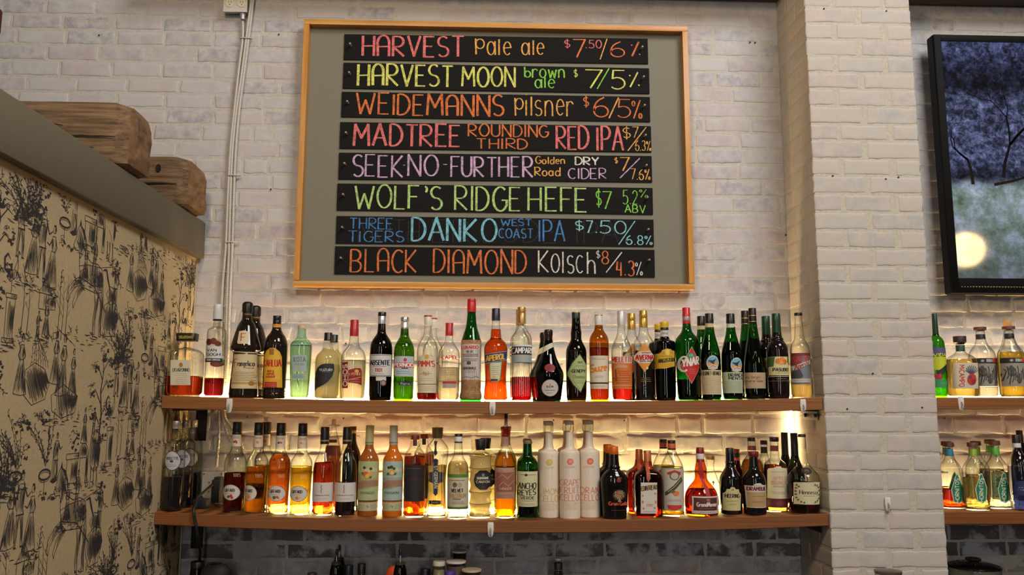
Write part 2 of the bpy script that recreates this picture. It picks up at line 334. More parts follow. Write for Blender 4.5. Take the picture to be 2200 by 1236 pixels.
def strokes(text, x0, x1, ytop, ybot, hand=0.0, gap=.2):
    """strokes of a word fitted into the box; ytop/ybot in a y-down frame"""
    i, seq, tot = 0, [], 0.0; tall = text[0] == '^'; text = text.lstrip('^')
    toks = []
    while i < len(text):
        if text[i] == '~': toks.append(text[i+1]+'_'); i += 2
        elif text[i:i+2] == ':%': toks.append(':%'); i += 2
        else: toks.append(text[i]); i += 1
    for t in toks:
        w, st = G[t]; seq.append((tot, w, st)); tot += w+gap
    tot = max(tot-gap, .05); k = (x1-x0)/tot; h = ybot-ytop; out = []
    for x, w, st in seq:
        jx, jy, sc = (random.uniform(-1, 1)*hand*.06, random.uniform(-1, 1)*hand*.05, 1+random.uniform(-1, 1)*hand*.05) if hand else (0, 0, 1)
        for s in st:
            g = 1.38 if tall and max(p[1] for q in st for p in q) < .9 else 1
            out.append([(x0+(x+p[0]*sc+jx)*k, ybot-(p[1]*g*sc+jy)*h) for p in s])
    return out
# ------------------------------------------------------------------ brickwork
WHITEWASH = brick_mat('whitewashed_brick', (194, 193, 193), (192, 176, 175), (154, 154, 164), (198, 192, 184))
PIER_BRICK = brick_mat('painted_pier_brick', (192, 186, 177), (198, 181, 171), (173, 172, 171), (192, 184, 170))
MORTAR = mortar_mat('wall_mortar', (185, 181, 173), (197, 192, 183)); PIER_MORTAR = mortar_mat('pier_mortar', (182, 175, 161), (196, 189, 174))
DARK = flat((22, 20, 20), .6)
class Bricks(MB):
    def __init__(s): super().__init__(); s.tone = []
    def brick(s, org, ux, un, u0, u1, z0, z1, dep, mat, worn=0.0, hx=11, hz=7, wav=1.0):
        """one rounded, slightly uneven brick: org + ux*u + up*z, face pushed along un by dep"""
        seed = random.random()*99; tone = (random.random()**1.3, random.random(), worn, 1)
        e0, e1 = random.uniform(-.003, .003), random.uniform(-.003, .003)
        us = [u0, u0+.0015, u0+.005]+list(np.linspace(u0+.014, u1-.014, hx-3))+[u1-.005, u1-.0015, u1]
        zs = [z0, z0+.0015, z0+.0045]+list(np.linspace(z0+.013, z1-.013, hz-3))+[z1-.0045, z1-.0015, z1]
        P = []
        for j, z in enumerate(zs):
            row = []
            for i, u in enumerate(us):
                k = min(i, j, len(us)-1-i, len(zs)-1-j); d = (0, .5, .85, 1)[min(k, 3)]*dep
                w = mnoise.noise((u*16+seed, z*22, seed)); w2 = mnoise.noise((u*45, z*45+seed, 3.1))
                d += wav*(w*.0013+w2*.0008)*(0 if k == 0 else 1) - (0.0015 if k == 0 else 0)
                ed = .0034*wav**.5*mnoise.noise((u*38+seed, z*38, 7.7)) if k < 3 else 0
                zz = z+ed+(e0+(e1-e0)*i/len(us))*.5
                row.append(np.array(org)+np.array(ux)*(u+ed*(1 if i < 3 else -1 if i > len(us)-4 else 0))+np.array(un)*d+np.array((0, 0, zz)))
            P.append(row)
        s.grid(P, mat); s.tone += [tone]*(len(us)*len(zs))
    def plane(s, org, ux, u0, u1, z0, z1, mat, nx=2, nz=2):
        P = [[np.array(org)+np.array(ux)*u+np.array((0, 0, z)) for u in np.linspace(u0, u1, nx)] for z in np.linspace(z0, z1, nz)]
        s.grid(P, mat); s.tone += [(.3, .3, 0, 1)]*(nx*nz)
    def finish(s, name):
        o = s.build(name, angle=None); s.tone += [(0, 0, 0, 1)]*(len(s.v)-len(s.tone))
        a = o.data.attributes.new('tone', 'FLOAT_COLOR', 'POINT'); a.data.foreach_set('color', np.array(s.tone, dtype=np.float32).ravel())
        return tag(o, kind='structure')
zj = [3.353, 3.288, 3.2227, 3.157, 3.093, 3.0287, 2.9617, 2.893, 2.831, 2.767, 2.702]
zj += [2.702-(2.702-1.968)*i/11 for i in range(1, 12)]+[1.9027, 1.8366, 1.767, 1.698, 1.629, 1.560, 1.488, 1.420, 1.354, 1.288, 1.221, 1.155, 1.0887, 1.0268, .965, .9, .835]
W = Bricks(); W.plane((0, 0.004, 0), (1, 0, 0), -3.2, 3.4, .8, 3.4, MORTAR)
for i, (zt, zb) in enumerate(zip(zj, zj[1:])):
    u = -2.9+(.1 if i % 2 else 0)+.012*math.sin(i*1.7)+(.03 if i < 11 else 0)
    while u < 3.35:
        L_ = .197+random.uniform(-.011, .011)
        if random.random() < .06: L_ = .1
        g = random.uniform(.003, .0065)
        if not (1.26 < u and u+L_ < 1.56):
            lowp = zb < 1.19
            W.brick((0, .004, 0), (1, 0, 0), (0, -1, 0), u+g, u+L_-g, zb+random.uniform(.0045, .007), zt-random.uniform(.0045, .007), random.uniform(.0006, .0026)*(1.25 if zb < 1.9 else 1), WHITEWASH, wav=1.9 if zb < 1.95 else 1.3,
                    worn=(random.choice((1, 1, .9, .3)) if zb > .99 else .3) if lowp else 0)
        u += L_
for (px, py, Y, sg) in [(213, 76, 0, 1), (599, 74, 0, 1), (1611, 91, 0, 1), (1622, 92, 0, 1), (582, 407, 0, 1), (531, 896, 0, 1), (738, 899, 0, 1), (1189, 903, 0, 1), (1341, 904, 0, 1), (1340, 1017, 0, 1), (1457, 938, 0, 1), (743, 738, 0, 1), (2029, 899, 0, 1), (1688, 505, 0, 1)]:
    p = onY(px, py, 0); r = .003
    n = 10; W.add([(p[0]+r*math.cos(2*math.pi*k/n), -.0028, p[2]+r*math.sin(2*math.pi*k/n)) for k in range(n)]+[(p[0]+r*math.cos(2*math.pi*k/n), .0, p[2]+r*math.sin(2*math.pi*k/n)) for k in range(n)],
           [tuple(range(n))]+[(k, (k+1) % n, n+(k+1) % n, n+k) for k in range(n)], DARK); W.tone += [(0, 0, 0, 1)]*(2*n)
W.finish('wall_back')

CX0, CX1, CY = 1.2165, 1.6235, -.29
C = Bricks()
P0 = (CX0+.005, CY+.005)
C.plane((0, CY+.0018, 0), (1, 0, 0), CX0+.0018, CX1-.0018, .8, 3.4, PIER_MORTAR)
C.plane((CX0+.0018, 0, 0), (0, -1, 0), 0, -CY-.0018, .8, 3.4, PIER_MORTAR)
C.plane((CX1-.0018, 0, 0), (0, -1, 0), 0, -CY-.0018, .8, 3.4, PIER_MORTAR)
cpx = [13.6, 47.6, 82, 118, 153, 188, 225, 263, 298, 338, 374]+[374+(647-374)*i/7 for i in range(1, 8)]+[687.5, 728, 769, 808, 851, 891, 932, 975, 1014, 1056, 1099, 1140, 1182, 1223]
cz = [onY(1850 if y < 600 else 1880, y+ (4 if y < 600 else 0), CY)[2] for y in cpx]
cz = [cz[0]+.13, cz[0]+.065]+cz+[cz[-1]-.063, cz[-1]-.126, cz[-1]-.19]
Wd = CX1-CX0
for i, (zt, zb) in enumerate(zip(cz, cz[1:])):
    b = .0045; full = (i % 2 == 0)
    segs = [(0, .193), (.214, Wd)] if full else [(0, .096), (.117, .29), (.312, Wd)]
    for u0, u1 in segs:
        j0 = random.uniform(-.004, .004) if u0 else 0; j1 = random.uniform(-.004, .004) if u1 != Wd else 0
        C.brick((CX0, CY+.0018, 0), (1, 0, 0), (0, -1, 0), u0+j0, u1+j1, zb+b, zt-b, .0018, PIER_BRICK)
    segs = [(.0, .19), (.2, .289)] if not full else [(0, .095), (.105, .289)]
    for u0, u1 in segs: C.brick((CX0+.0018, 0, 0), (0, -1, 0), (-1, 0, 0), u0, u1, zb+b, zt-b, .0018, PIER_BRICK)
    segs = [(.0, .19), (.2, .289)] if not full else [(0, .095), (.105, .289)]
    for u0, u1 in segs: C.brick((CX1-.0018, 0, 0), (0, -1, 0), (1, 0, 0), u0, u1, zb+b, zt-b, .0018, PIER_BRICK)
for px, py in ((1770, 19), (1904, 24), (1789, 378), (1930, 381), (1820, 879), (1981, 876), (1875, 803), (1903, 385)):
    p = onY(px, py, CY); r = .003; n = 10
    C.add([(p[0]+r*math.cos(2*math.pi*k/n), CY-.0022, p[2]+r*math.sin(2*math.pi*k/n)) for k in range(n)]+[(p[0]+r*math.cos(2*math.pi*k/n), CY, p[2]+r*math.sin(2*math.pi*k/n)) for k in range(n)],
          [tuple(range(n))]+[(k, (k+1) % n, n+(k+1) % n, n+k) for k in range(n)], DARK); C.tone += [(0, 0, 0, 1)]*(2*n)
C.finish('brick_column')

# ------------------------------------------------------------------ ceiling beam, floor, counter, left wall with printed wallpaper
DARKWOOD = wood('dark_beam_wood', (34, 22, 18), (60, 40, 32), (2, 40, 40))
b = MB(); b.box((-1.3, -.17, onY(1958, 10, -.012)[2]), (3.4, -.012, 3.4), DARKWOOD, .006); tag(b.build('ceiling_beam'), kind='structure')
b = MB(); b.box((-3, -9, -.06), (5, 0.1, 0), wood('floor_boards', (88, 66, 48), (120, 92, 68), (3, 40, 40)))
tag(b.build('floor'), kind='structure')
COUNTER_Z = .88
b = MB(); b.box((-1.109, -.55, COUNTER_Z-.04), (3.3, -.012, COUNTER_Z), flat((58, 46, 38), .4), .004); b.box((-1.07, -.5, 0), (3.28, -.02, COUNTER_Z-.04), flat((50, 42, 38), .6))
tag(b.build('back_counter'), 'dark wooden back counter under the shelves along the brick wall', 'counter')

PAPER, INK = mortar_mat('cream_wallpaper', (184, 164, 128), (192, 172, 136)), flat((46, 44, 45), .8)
for nd in PAPER.node_tree.nodes:
    if nd.type == 'BUMP': nd.inputs['Strength'].default_value = .08
LX = -1.11
b = MB(); b.box((LX-.13, -1.75, .7), (LX, .004, 2.3), PAPER)
b.box((LX-.004, -.012, .7), (LX+.004, -.0075, 2.16), flat((200, 186, 158), .8))
rnd = random.Random(3); TX = [0.0, 0.0]
def wmap(x, y): return (LX+.0005+.0002*rnd.random(), x, y)
def ink(pts, w):
    pts = [(p[0]+TX[0], p[1]+TX[1]) for p in pts]
    if all(-1.74 < p[0] < -.016 and .72 < p[1] < 2.15 for p in pts): b.ribbon(pts, w, INK, wmap, 0)
def taper(pts, w):
    n = len(pts)-1; ink(pts, [w*(.35+.65*math.sin(math.pi*i/n)) if n else w for i in range(n+1)])
def blob(pts):                                                          # solid ink patch
    q = [(p[0]+TX[0], p[1]+TX[1]) for p in pts]
    if all(-1.74 < p[0] < -.016 and .72 < p[1] < 2.15 for p in q): b.add([wmap(*p) for p in q], [tuple(range(len(q)))], INK)
def crosses(pts, x):
    ys = []
    for a, c in zip(pts, pts[1:]+pts[:1]):
        if (a[0] <= x) != (c[0] <= x): ys.append(a[1]+(c[1]-a[1])*(x-a[0])/(c[0]-a[0]))
    return sorted(ys)
def form(pts, shade=.5, side=1, wd=.0013, out=.0018, step=.0032, ang=0.0, closed=True):
    """outlined shape, engraved with strokes that thicken to one side"""
    ca, sa = math.cos(ang), math.sin(ang); rot = lambda p: (p[0]*ca+p[1]*sa, -p[0]*sa+p[1]*ca); inv = lambda p: (p[0]*ca-p[1]*sa, p[0]*sa+p[1]*ca)
    R_ = [rot(p) for p in pts]; x0, x1 = min(p[0] for p in R_), max(p[0] for p in R_); n = max(2, int((x1-x0)/step))
    for i in range(n):
        t = (i+.5)/n; k = t if side > 0 else 1-t
        if k < 1-shade-rnd.uniform(0, .15): continue
        ys = crosses(R_, x0+(x1-x0)*t)
        for a, c in zip(ys[::2], ys[1::2]):
            l = c-a; u0, u1 = a+l*rnd.uniform(0, .25), c-l*rnd.uniform(0, .25); m = (u0+u1)/2; x = x0+(x1-x0)*t
            ink([inv((x, u0)), inv((x+rnd.uniform(-.001, .001), m)), inv((x, u1))], [wd*.4, wd*(.6+1.6*max(0, k-1+shade)/max(shade, .01)), wd*.4])
    if out: ink(list(pts)+[pts[0]] if closed else pts, out)
def sprig(x, y, a, l, n=6, lw=.0046):
    q = [(x+l*t*math.cos(a+.3*t), y+l*t*math.sin(a+.3*t)) for t in np.linspace(0, 1, 5)]; ink(q, .0012)
    for k in range(n):
        t = (k+1)/n; px, py = x+l*t*math.cos(a+.3*t), y+l*t*math.sin(a+.3*t); d = a+(1 if k % 2 else -1)*rnd.uniform(.5, 1.1); m = rnd.uniform(.007, .012)
        ink([(px, py), (px+m*.5*math.cos(d), py+m*.5*math.sin(d)), (px+m*math.cos(d), py+m*math.sin(d))], [.0006, lw*rnd.uniform(.6, 1), .0005])
def clump(x, y, rx, ry, n=14, dark=.5):
    for k in range(n):
        a = rnd.uniform(0, 6.28); q = math.sqrt(rnd.random()); px, py = x+rx*q*math.cos(a), y+ry*q*math.sin(a)
        s = rnd.uniform(.0035, .007); ph = rnd.uniform(0, 6.28); pts = [(px+s*(1+.35*math.cos(3*t+ph))*math.cos(t)*1.1, py+s*(1+.35*math.cos(3*t+ph))*math.sin(t)*.75) for t in np.linspace(0, 6.28, 10)[:-1]]
        if (math.cos(a)*q-math.sin(a)*q*.6) > .7-dark*1.4: blob(pts)
        else: ink(pts[:6], .0013)
def turf(x, y, w, n=14, d=.012):
    for k in range(n):
        t = rnd.uniform(-.5, .5); l = rnd.uniform(.012, .04)*(1-abs(t)*.8); yy = y-abs(rnd.gauss(0, d))*(1-abs(t))
        taper([(x+t*w-l/2, yy), (x+t*w-l*.1, yy+rnd.uniform(-.002, .003)), (x+t*w+l/2, yy+rnd.uniform(-.003, .002))], rnd.uniform(.0014, .0034))
    for k in range(n//3): t = rnd.uniform(-.45, .45); sprig(x+t*w, y-.004, rnd.uniform(1, 2.2), .016, 4, .003)
def P_(x, y, h, f, pts): return [(x+f*p[0]*h, y+p[1]*h) for p in pts]
def lady(x, y, h, f=1, arm=0):
    form(P_(x, y, h, f, [(-.04, .56), (.05, .56), (.1, .4), (.17, .15), (.2, .01), (.06, -.01), (-.08, .0), (-.17, .02), (-.14, .2), (-.09, .42)]), .75, f, .0016, .0017, .003)
    form(P_(x, y, h, f, [(-.05, .8), (.04, .8), (.06, .7), (.03, .56), (-.04, .56), (-.06, .68)]), .6, f, .0015, .0017, .0026)
    form(P_(x, y, h, f, [(-.035, .86), (.02, .85), (.04, .9), (.02, .96), (-.03, .97), (-.05, .92)]), .45, -f, .0016, .0014, .0024); blob(P_(x, y, h, f, [(-.06, .9), (-.03, .99), (.02, .985), (.03, .96), (-.02, .95), (-.035, .88)]))
    e = [(.04, .76), (.12, .64), (.2, .68 if arm else .56)] if arm else [(.04, .76), (.1, .62), (.04, .55)]
    ink(P_(x, y, h, f, e), [.0045, .0036, .0022]); ink(P_(x, y, h, f, [(-.05, .76), (-.1, .63), (-.05, .54)]), [.0045, .0036, .0022])
    for k in (-.1, -.02, .07): taper(P_(x, y, h, f, [(k*.4, .5), (k*.9, .3), (k*1.4, .06)]), .0026)
def man(x, y, h, f=1, stick=False):
    form(P_(x, y, h, f, [(-.06, .82), (.06, .82), (.08, .7), (.06, .5), (.09, .42), (-.09, .42), (-.06, .52), (-.08, .7)]), .7, f, .0016, .0017, .0026)
    form(P_(x, y, h, f, [(-.03, .87), (.03, .87), (.035, .93), (.0, .96), (-.035, .93)]), .4, -f, .0014, .0013, .0024); blob(P_(x, y, h, f, [(-.06, .94), (.06, .95), (.035, .965), (.02, 1.0), (-.02, 1.0), (-.035, .965)]))
    form(P_(x, y, h, f, [(-.07, .43), (-.01, .43), (-.03, .22), (-.05, .02), (-.08, .02), (-.085, .22)]), .6, f, .0015, .0015, .0024); form(P_(x, y, h, f, [(.0, .43), (.07, .43), (.1, .22), (.1, .02), (.065, .02), (.05, .22)]), .7, f, .0015, .0015, .0024)
    blob(P_(x, y, h, f, [(-.09, .025), (-.045, .025), (-.02, .0), (-.09, .0)])); blob(P_(x, y, h, f, [(.06, .025), (.1, .025), (.14, .0), (.06, .0)]))
    ink(P_(x, y, h, f, [(.06, .79), (.15, .64), (.24, .7)]), [.0045, .0038, .0022]); ink(P_(x, y, h, f, [(-.07, .79), (-.12, .6), (-.09, .48)]), [.0045, .0038, .0022])
    if stick: ink(P_(x, y, h, f, [(-.11, .52), (-.14, .0)]), .0018)
def scene_horse():
    body = [(-.06, .155), (-.045, .125), (-.01, .11), (.03, .112), (.06, .1), (.072, .07), (.066, .035), (.04, .028), (.0, .03), (-.04, .034), (-.066, .055), (-.076, .09), (-.08, .115)]
    form(body, .55, 1, .0018, .0022, .0034, .15); form([(-.1, .19), (-.085, .205), (-.066, .18), (-.055, .14), (-.075, .11), (-.085, .13), (-.108, .13), (-.116, .142), (-.104, .165)], .55, 1, .0018, .0022, .0028)
    blob([(-.092, .2), (-.086, .218), (-.08, .2)]); ink([(-.084, .2), (-.066, .19), (-.05, .165), (-.045, .14)], [.004, .008, .007, .002])
    for q in ([(-.072, .06), (-.1, .045), (-.128, .02), (-.132, -.01), (-.122, -.018), (-.116, .005), (-.09, .028), (-.055, .04)], [(-.055, .045), (-.085, .015), (-.098, -.015), (-.092, -.03), (-.084, -.012), (-.066, .01), (-.038, .034)],
              [(.02, .035), (.03, -.01), (.024, -.05), (.03, -.09), (.04, -.09), (.038, -.05), (.048, -.005), (.05, .03)], [(.05, .035), (.066, -.01), (.062, -.05), (.068, -.094), (.08, -.094), (.075, -.05), (.082, .0), (.072, .06)]): form(q, .6, 1, .0016, .002, .0026)
    ink([(.066, .1), (.088, .105), (.1, .08), (.118, .05), (.112, .02)], [.003, .008, .009, .006, .001]); ink([(-.075, .09), (-.03, .1), (.05, .105), (.15, .125)], .0018); ink([(-.07, .06), (.02, .045), (.1, -.02)], .003)
    man(.155, -.005, .15, -1); ink([(.13, .1), (.122, .16), (.1, .21), (.085, .225)], .0013)
    form([(.09, .0), (.13, .02), (.17, .01), (.185, -.03), (.165, -.085), (.11, -.09), (.085, -.05)], .85, 1, .0024, .0024, .003); form([(.098, .035), (.12, .06), (.15, .055), (.16, .015), (.12, .005)], .7, 1, .002, .002, .0028)
    turf(.05, -.095, .34, 30, .02)
def scene_crowd():
    man(0, 0, .165, 1); lady(.06, -.03, .165, -1); man(.1, -.035, .185, 1); lady(.152, -.05, .165, -1, 1); turf(.08, -.05, .26, 24, .016); clump(.17, -.075, .025, .018, 12); clump(.03, .16, .02, .03, 10, .3); clump(.1, .19, .02, .02, 8, .3); sprig(.2, -.05, 1.2, .05, 7)
def scene_gate():
    form([(-.09, .02), (-.03, .02), (-.03, -.045), (-.09, -.045)], .55, 1, .002, .002, .003); form([(-.095, .035), (-.025, .035), (-.025, .02), (-.095, .02)], .3, 1)
    a = [(.0+.03*math.cos(t), .02+.04*math.sin(t)) for t in np.linspace(0, math.pi, 9)]; form(a+[(-.03, -.05), (-.018, -.05), (-.018, .02), (.018, .02), (.018, -.05), (.03, -.05)], .8, 1, .0016, .002, .0026)
    form([(.04, .08), (.06, .095), (.085, .085), (.1, .04), (.095, -.01), (.07, -.025), (.045, -.005), (.036, .04)], .8, 1, .0022, .0022, .003)
    for x in (.05, .066, .085): ink([(x, -.01), (x+.003, -.04), (x, -.065)], [.005, .003, .002])
    lady(-.005, .06, .1, 1); man(.05, .08, .08, -1); man(-.15, -.03, .125, 1, True); clump(-.06, .07, .03, .03, 18); clump(.1, .09, .035, .035, 20, .6); clump(.115, -.08, .035, .03, 22, .6); sprig(.13, -.1, -1, .05); turf(.0, -.06, .3, 24, .018); clump(-.16, -.07, .015, .01, 6)
def scene_rooster():
    form([(.012, .105), (.016, .085), (.008, .06), (-.012, .048), (-.028, .058), (-.02, .072), (.0, .078)], .7, -1, .0018, .0018, .0024); ink([(-.02, .065), (-.038, .075), (-.042, .1), (-.03, .112), (-.018, .1)], [.002, .007, .007, .005, .001]); ink([(.01, .104), (.014, .125), (.02, .118)], .003); ink([(-.006, .05), (-.004, .03), (-.008, .02)], .0018)
    form([(-.024, .02), (.02, .02), (.02, .01), (-.024, .01)], .5, 1); form([(-.02, .01), (.016, .01), (.014, -.085), (-.018, -.085)], .6, 1, .0022, .0018, .0028); form([(-.026, -.085), (.022, -.085), (.022, -.095), (-.026, -.095)], .4, 1); turf(0, -.1, .12, 14)
def scene_hut():
    form([(-.035, .02), (0, .06), (.03, .02)], .7, 1, .0016, .0018, .003); form([(-.03, .02), (.004, .02), (.004, -.02), (-.03, -.02)], .3, 1); form([(.004, .02), (.05, .016), (.05, -.015), (.004, -.02)], .8, 1, .0012, .0014)
    lady(.012, -.09, .1, 1); man(-.025, -.095, .07, 1); form([(.05, -.075), (.075, -.07), (.078, -.085), (.052, -.09)], .5, 1)
    for x in (-.1, -.075, .07, .09, .11):
        h = rnd.uniform(.12, .18); ink([(x, -.09), (x+.003, -.09+h*.5), (x-.004, -.09+h)], [.003, .002, .0008])
        for k in range(5): s = rnd.choice((-1, 1)); ink([(x, -.03+.022*k), (x+s*.016, -.01+.022*k)], .001)
    turf(0, -.095, .24, 22); [taper([(.06+.02*k, -.055-.008*k), (.09+.02*k, -.07-.008*k)], .003) for k in range(5)]
def scene_seated():
    lady(-.09, -.03, .15, 1); form([(-.07, .03), (-.03, .05), (.02, .035), (.045, .0), (.03, -.04), (-.03, -.055), (-.07, -.03)], .75, 1, .0022, .0018, .003, .5); lady(.07, .0, .14, 1); lady(.11, -.03, .165, -1); lady(.165, -.03, .13, 1)
    form([(.06, -.03), (.12, .0), (.2, -.03), (.19, -.075), (.12, -.09), (.07, -.07)], .7, 1, .0022, .002, .0032, .3); clump(-.07, -.1, .05, .02, 22, .6); clump(.02, -.085, .04, .018, 16, .5); turf(.06, -.09, .34, 28, .016)
    for k in range(8): sprig(-.05+.012*k, .04, 1.2+.1*k, rnd.uniform(.05, .1), 5, .002)
def scene_tree():
    ink([(.004, -.14), (.01, -.07), (-.004, .0), (.007, .06), (-.008, .11)], [.008, .007, .006, .004, .002])
    for sx, sy in ((-.055, .0), (.05, .03), (-.045, .07), (.045, -.05), (-.05, -.06), (0, .12), (.055, .09)):
        ink([(0, sy-.035), (sx*.6, sy), (sx, sy-.01)], [.004, .003, .001]); clump(sx, sy, .026, .02, 15, .45)
    turf(0, -.14, .1, 10)
def scene_plant():
    for k in range(11): a = rnd.uniform(-.6, .6); sprig(.0, .0, 1.57-a, rnd.uniform(.08, .15), 9, .0036)
    ink([(.028*math.cos(t/12*6.283), -.02+.013*math.sin(t/12*6.283)) for t in range(13)], .005); ink([(.028*math.cos(t/12*6.283), -.026+.013*math.sin(t/12*6.283)) for t in range(13)], .0014); ink([(0, -.035), (.002, -.075)], .0018); clump(0, -.07, .018, .014, 8)
def scene_bush():
    for k in range(15): a = rnd.uniform(-1, 1); sprig(.012*a, -.05, 1.57-.8*a, rnd.uniform(.06, .11), 8, .0042)
    clump(0.01, -.04, .03, .018, 14, .8); turf(.01, -.055, .14, 14)
def scene_bird():
    blob([(-.022, .0), (-.008, .008), (.006, .004), (.018, .012), (.01, -.002), (-.004, -.006)]); blob([(-.004, .004), (.002, .02), (.008, .006)])
def scene_pair():
    lady(0, 0, .105, 1); man(.05, .02, .115, -1); form([(-.03, .02), (.0, .035), (.02, .01), (.0, -.005), (-.03, .0)], .8, 1, .002, .0018, .0026); clump(.085, .02, .025, .03, 16, .6); turf(.02, -.005, .16, 14)
motifs = [(scene_horse, 0, 0), (scene_crowd, -.37, .06), (scene_gate, .03, .2), (scene_rooster, -.385, -.05), (scene_hut, -.235, -.03), (scene_seated, -.23, -.235), (scene_tree, .11, -.25), (scene_plant, .27, -.11),
          (scene_bush, .21, -.11), (scene_bird, .12, -.16), (scene_pair, -.04, .055), (scene_bird, -.12, .17), (scene_bush, -.33, .22), (scene_plant, -.17, .21)]
for i in range(-3, 3):
    for j in range(-3, 4):
        for fn, mx_, my_ in motifs:
            TX[0], TX[1] = -.85+.575*i+mx_, 1.885-.325*i-.655*j+my_
            if -1.9 < TX[0] < .2 and .7 < TX[1] < 2.4: fn()
tag(b.build('wall_left', smooth=False), kind='structure')
GREYTRIM = flat((100, 94, 78), .6)
b = MB(); b.box((LX-.15, -1.75, 2.157), (LX+.026, -.012, 2.3), GREYTRIM, .004); tag(b.build('trim_1'), kind='structure')

# ------------------------------------------------------------------ timber beam ends on the parapet
TIMBER = wood('weathered_timber', (62, 46, 32), (142, 114, 84), (5, 110, 90), .9, 0, 1.0)
ENDGRAIN = wood('timber_end_grain', (84, 62, 42), (146, 112, 78), (40, 14, 30), .85, 0, .8)
def timber(name, y0, y1, z0, z1, x0, x1, label, notch):
    m = MB(); n = 22; rings = []; sd = random.random()*50
    for i in range(n):
        x = x0+(x1-x0)*i/(n-1); t = i/(n-1)
        sh = 0.0 if t < .9 else (t-.9)*.12
        corners = [(y0+sh, z0+.012), (y0+.012+sh, z0+sh), (y1-.012-sh, z0+sh), (y1-sh, z0+.012), (y1-sh, z1-notch-sh), (y1-.03-sh, z1-.006-sh), (y0+.012+sh, z1-sh), (y0+sh, z1-.012-sh)]
        pts = []
        for a, c in zip(corners, corners[1:]+corners[:1]):
            for k in range(4):
                f = k/4; yy, zz = a[0]+(c[0]-a[0])*f, a[1]+(c[1]-a[1])*f
                d = .0035*mnoise.noise((x*6+sd, yy*18, zz*18))+.0018*mnoise.noise((x*20+sd, yy*50, zz*50)); pts.append((x, yy+d, zz+d*.8))
        rings.append(pts)
    m.grid(rings, TIMBER, True)
    e = MB(); last = rings[-1]; cen = np.mean(np.array(last), 0)
    r2 = [tuple(np.array(p)+(np.array((.012+.01*mnoise.noise((p[1]*30+sd, p[2]*30, 1)), 0, 0)))*(.3) ) for p in last]
    rr = [last, r2]+[[tuple(cen*(1-k)+np.array(p)*k+np.array((.008+.012*mnoise.noise((p[1]*26*k+sd, p[2]*26*k, k*3)), 0, 0))) for p in r2] for k in (.75, .45, .2)]
    e.grid(rr, ENDGRAIN, True); k = len(e.v); e.f.append(tuple(range(k-len(last), k))); e.m.append(0)
    root = m.build(name, angle=50); tag(root, label, 'beam', 'timber beam ends above the wallpapered wall'); e.build('end_face', root, angle=50)
    ck = MB()
    for zf, xa, xb in ((.45, .55, .93), (.28, .3, .8), (.62, .2, .6)):
        z = z0+(z1-z0)*zf; ck.grid([[(x0+(x1-x0)*(xa+(xb-xa)*i/9), y0-.0045, z+.004*mnoise.noise((i*.7, sd, zf))+h*(.0012+.0018*math.sin(i/9*3.14))) for i in range(10)] for h in (-1, 1)], flat((30, 20, 14), .9))
    ck.build('crack', root)
timber('timber_beam', -.775, -.6, 2.302, 2.505, -1.55, -1.072, 'rough timber beam end with split grey-brown face, larger of the two above the wallpaper', .03)
timber('timber_beam', -.275, -.07, 2.302, 2.488, -1.55, -1.07, 'rough timber beam end with a bored hole, nearer the white conduits', .03)
hole = MB(); p = onY(340, 361, -.28); hole.lathe([(-.0, .012), (.002, .0115)], flat((20, 13, 10), .9), seg=16)
h = hole.build('bored_hole', [o for o in COL.objects if o.name.startswith('timber_beam')][-1]); h.location = (p[0], -.2785, p[2]); h.rotation_euler = (math.pi/2, 0, 0); h.scale = (.75, 1.25, 1)
m = MB(); p = onY(8, 22, -1.16); q = onY(8, 80, -1.16); m.box((-1.7, -1.3, q[2]), (p[0], -1.16, p[2]), flat((92, 38, 28), .7), .008); m.box((-1.7, -1.29, 2.302), (p[0]-.17, -1.17, q[2]-.001), DARKWOOD)
tag(m.build('painted_beam'), 'dark red painted beam end at the top left corner of the view', 'beam')

# ------------------------------------------------------------------ shelves
UP_S = ([-1.117, -.544, .04, .6, 1.219], [1.628, 1.6145, 1.612, 1.6165, 1.629]); LO_S = ([-1.108, -.846, -.53, .043, .592, 1.217], [1.236, 1.2225, 1.212, 1.2055, 1.2095, 1.226])
cu, cl = np.polyfit(*UP_S, 2), np.polyfit(*LO_S, 2)
def shelf_z(kind, x):
    if kind == 'u': return float(np.polyval(cu, x))
    if kind == 'l': return float(np.polyval(cl, x))
    if kind == 'ru': return 1.632
    if kind == 'rl': return 1.2315
    return COUNTER_Z
SH_UP = wood('upper_shelf_wood', (116, 66, 28), (152, 98, 48), (2.6, 120, 240), .55, 0, .25)
SH_LO = wood('lower_shelf_wood', (88, 44, 14), (150, 92, 40), (2.0, 110, 200), .55, 120, .2)
def shelf(kind, x0, x1, th, mat, label):
    n = 40; rows = []
    for i in range(n+1):
        x = x0+(x1-x0)*i/n; z = shelf_z(kind, x); e = .002
        rows.append([(x, -.28, z-th+e), (x, -.28, z-e), (x, -.278, z), (x, -.009, z), (x, -.009, z-th), (x, -.278, z-th)])
    m = MB(); m.grid(rows, mat, True); k = len(m.v); m.f += [tuple(range(6))[::-1], tuple(range(k-6, k))]; m.m += [0, 0]
    return tag(m.build('wall_shelf', angle=30), label, 'shelf', 'wooden bottle shelves')
shelf('u', LX+.002, CX0-.003, .0435, SH_UP, 'long upper wooden shelf under the chalk beer board, smooth brown front edge')
shelf('l', LX+.002, CX0-.003, .042, SH_LO, 'long lower wooden shelf with striped grain, sagging in the middle')
shelf('ru', CX1+.003, 3.2, .0425, SH_UP, 'short upper shelf right of the brick column, below the television')
shelf('rl', CX1+.003, 3.2, .043, SH_LO, 'short lower shelf right of the brick column holding green-label bottles')
LED = flat((255, 205, 140), .5, 0, 1)
LED = LED.copy(); LED.name = 'warm_led'
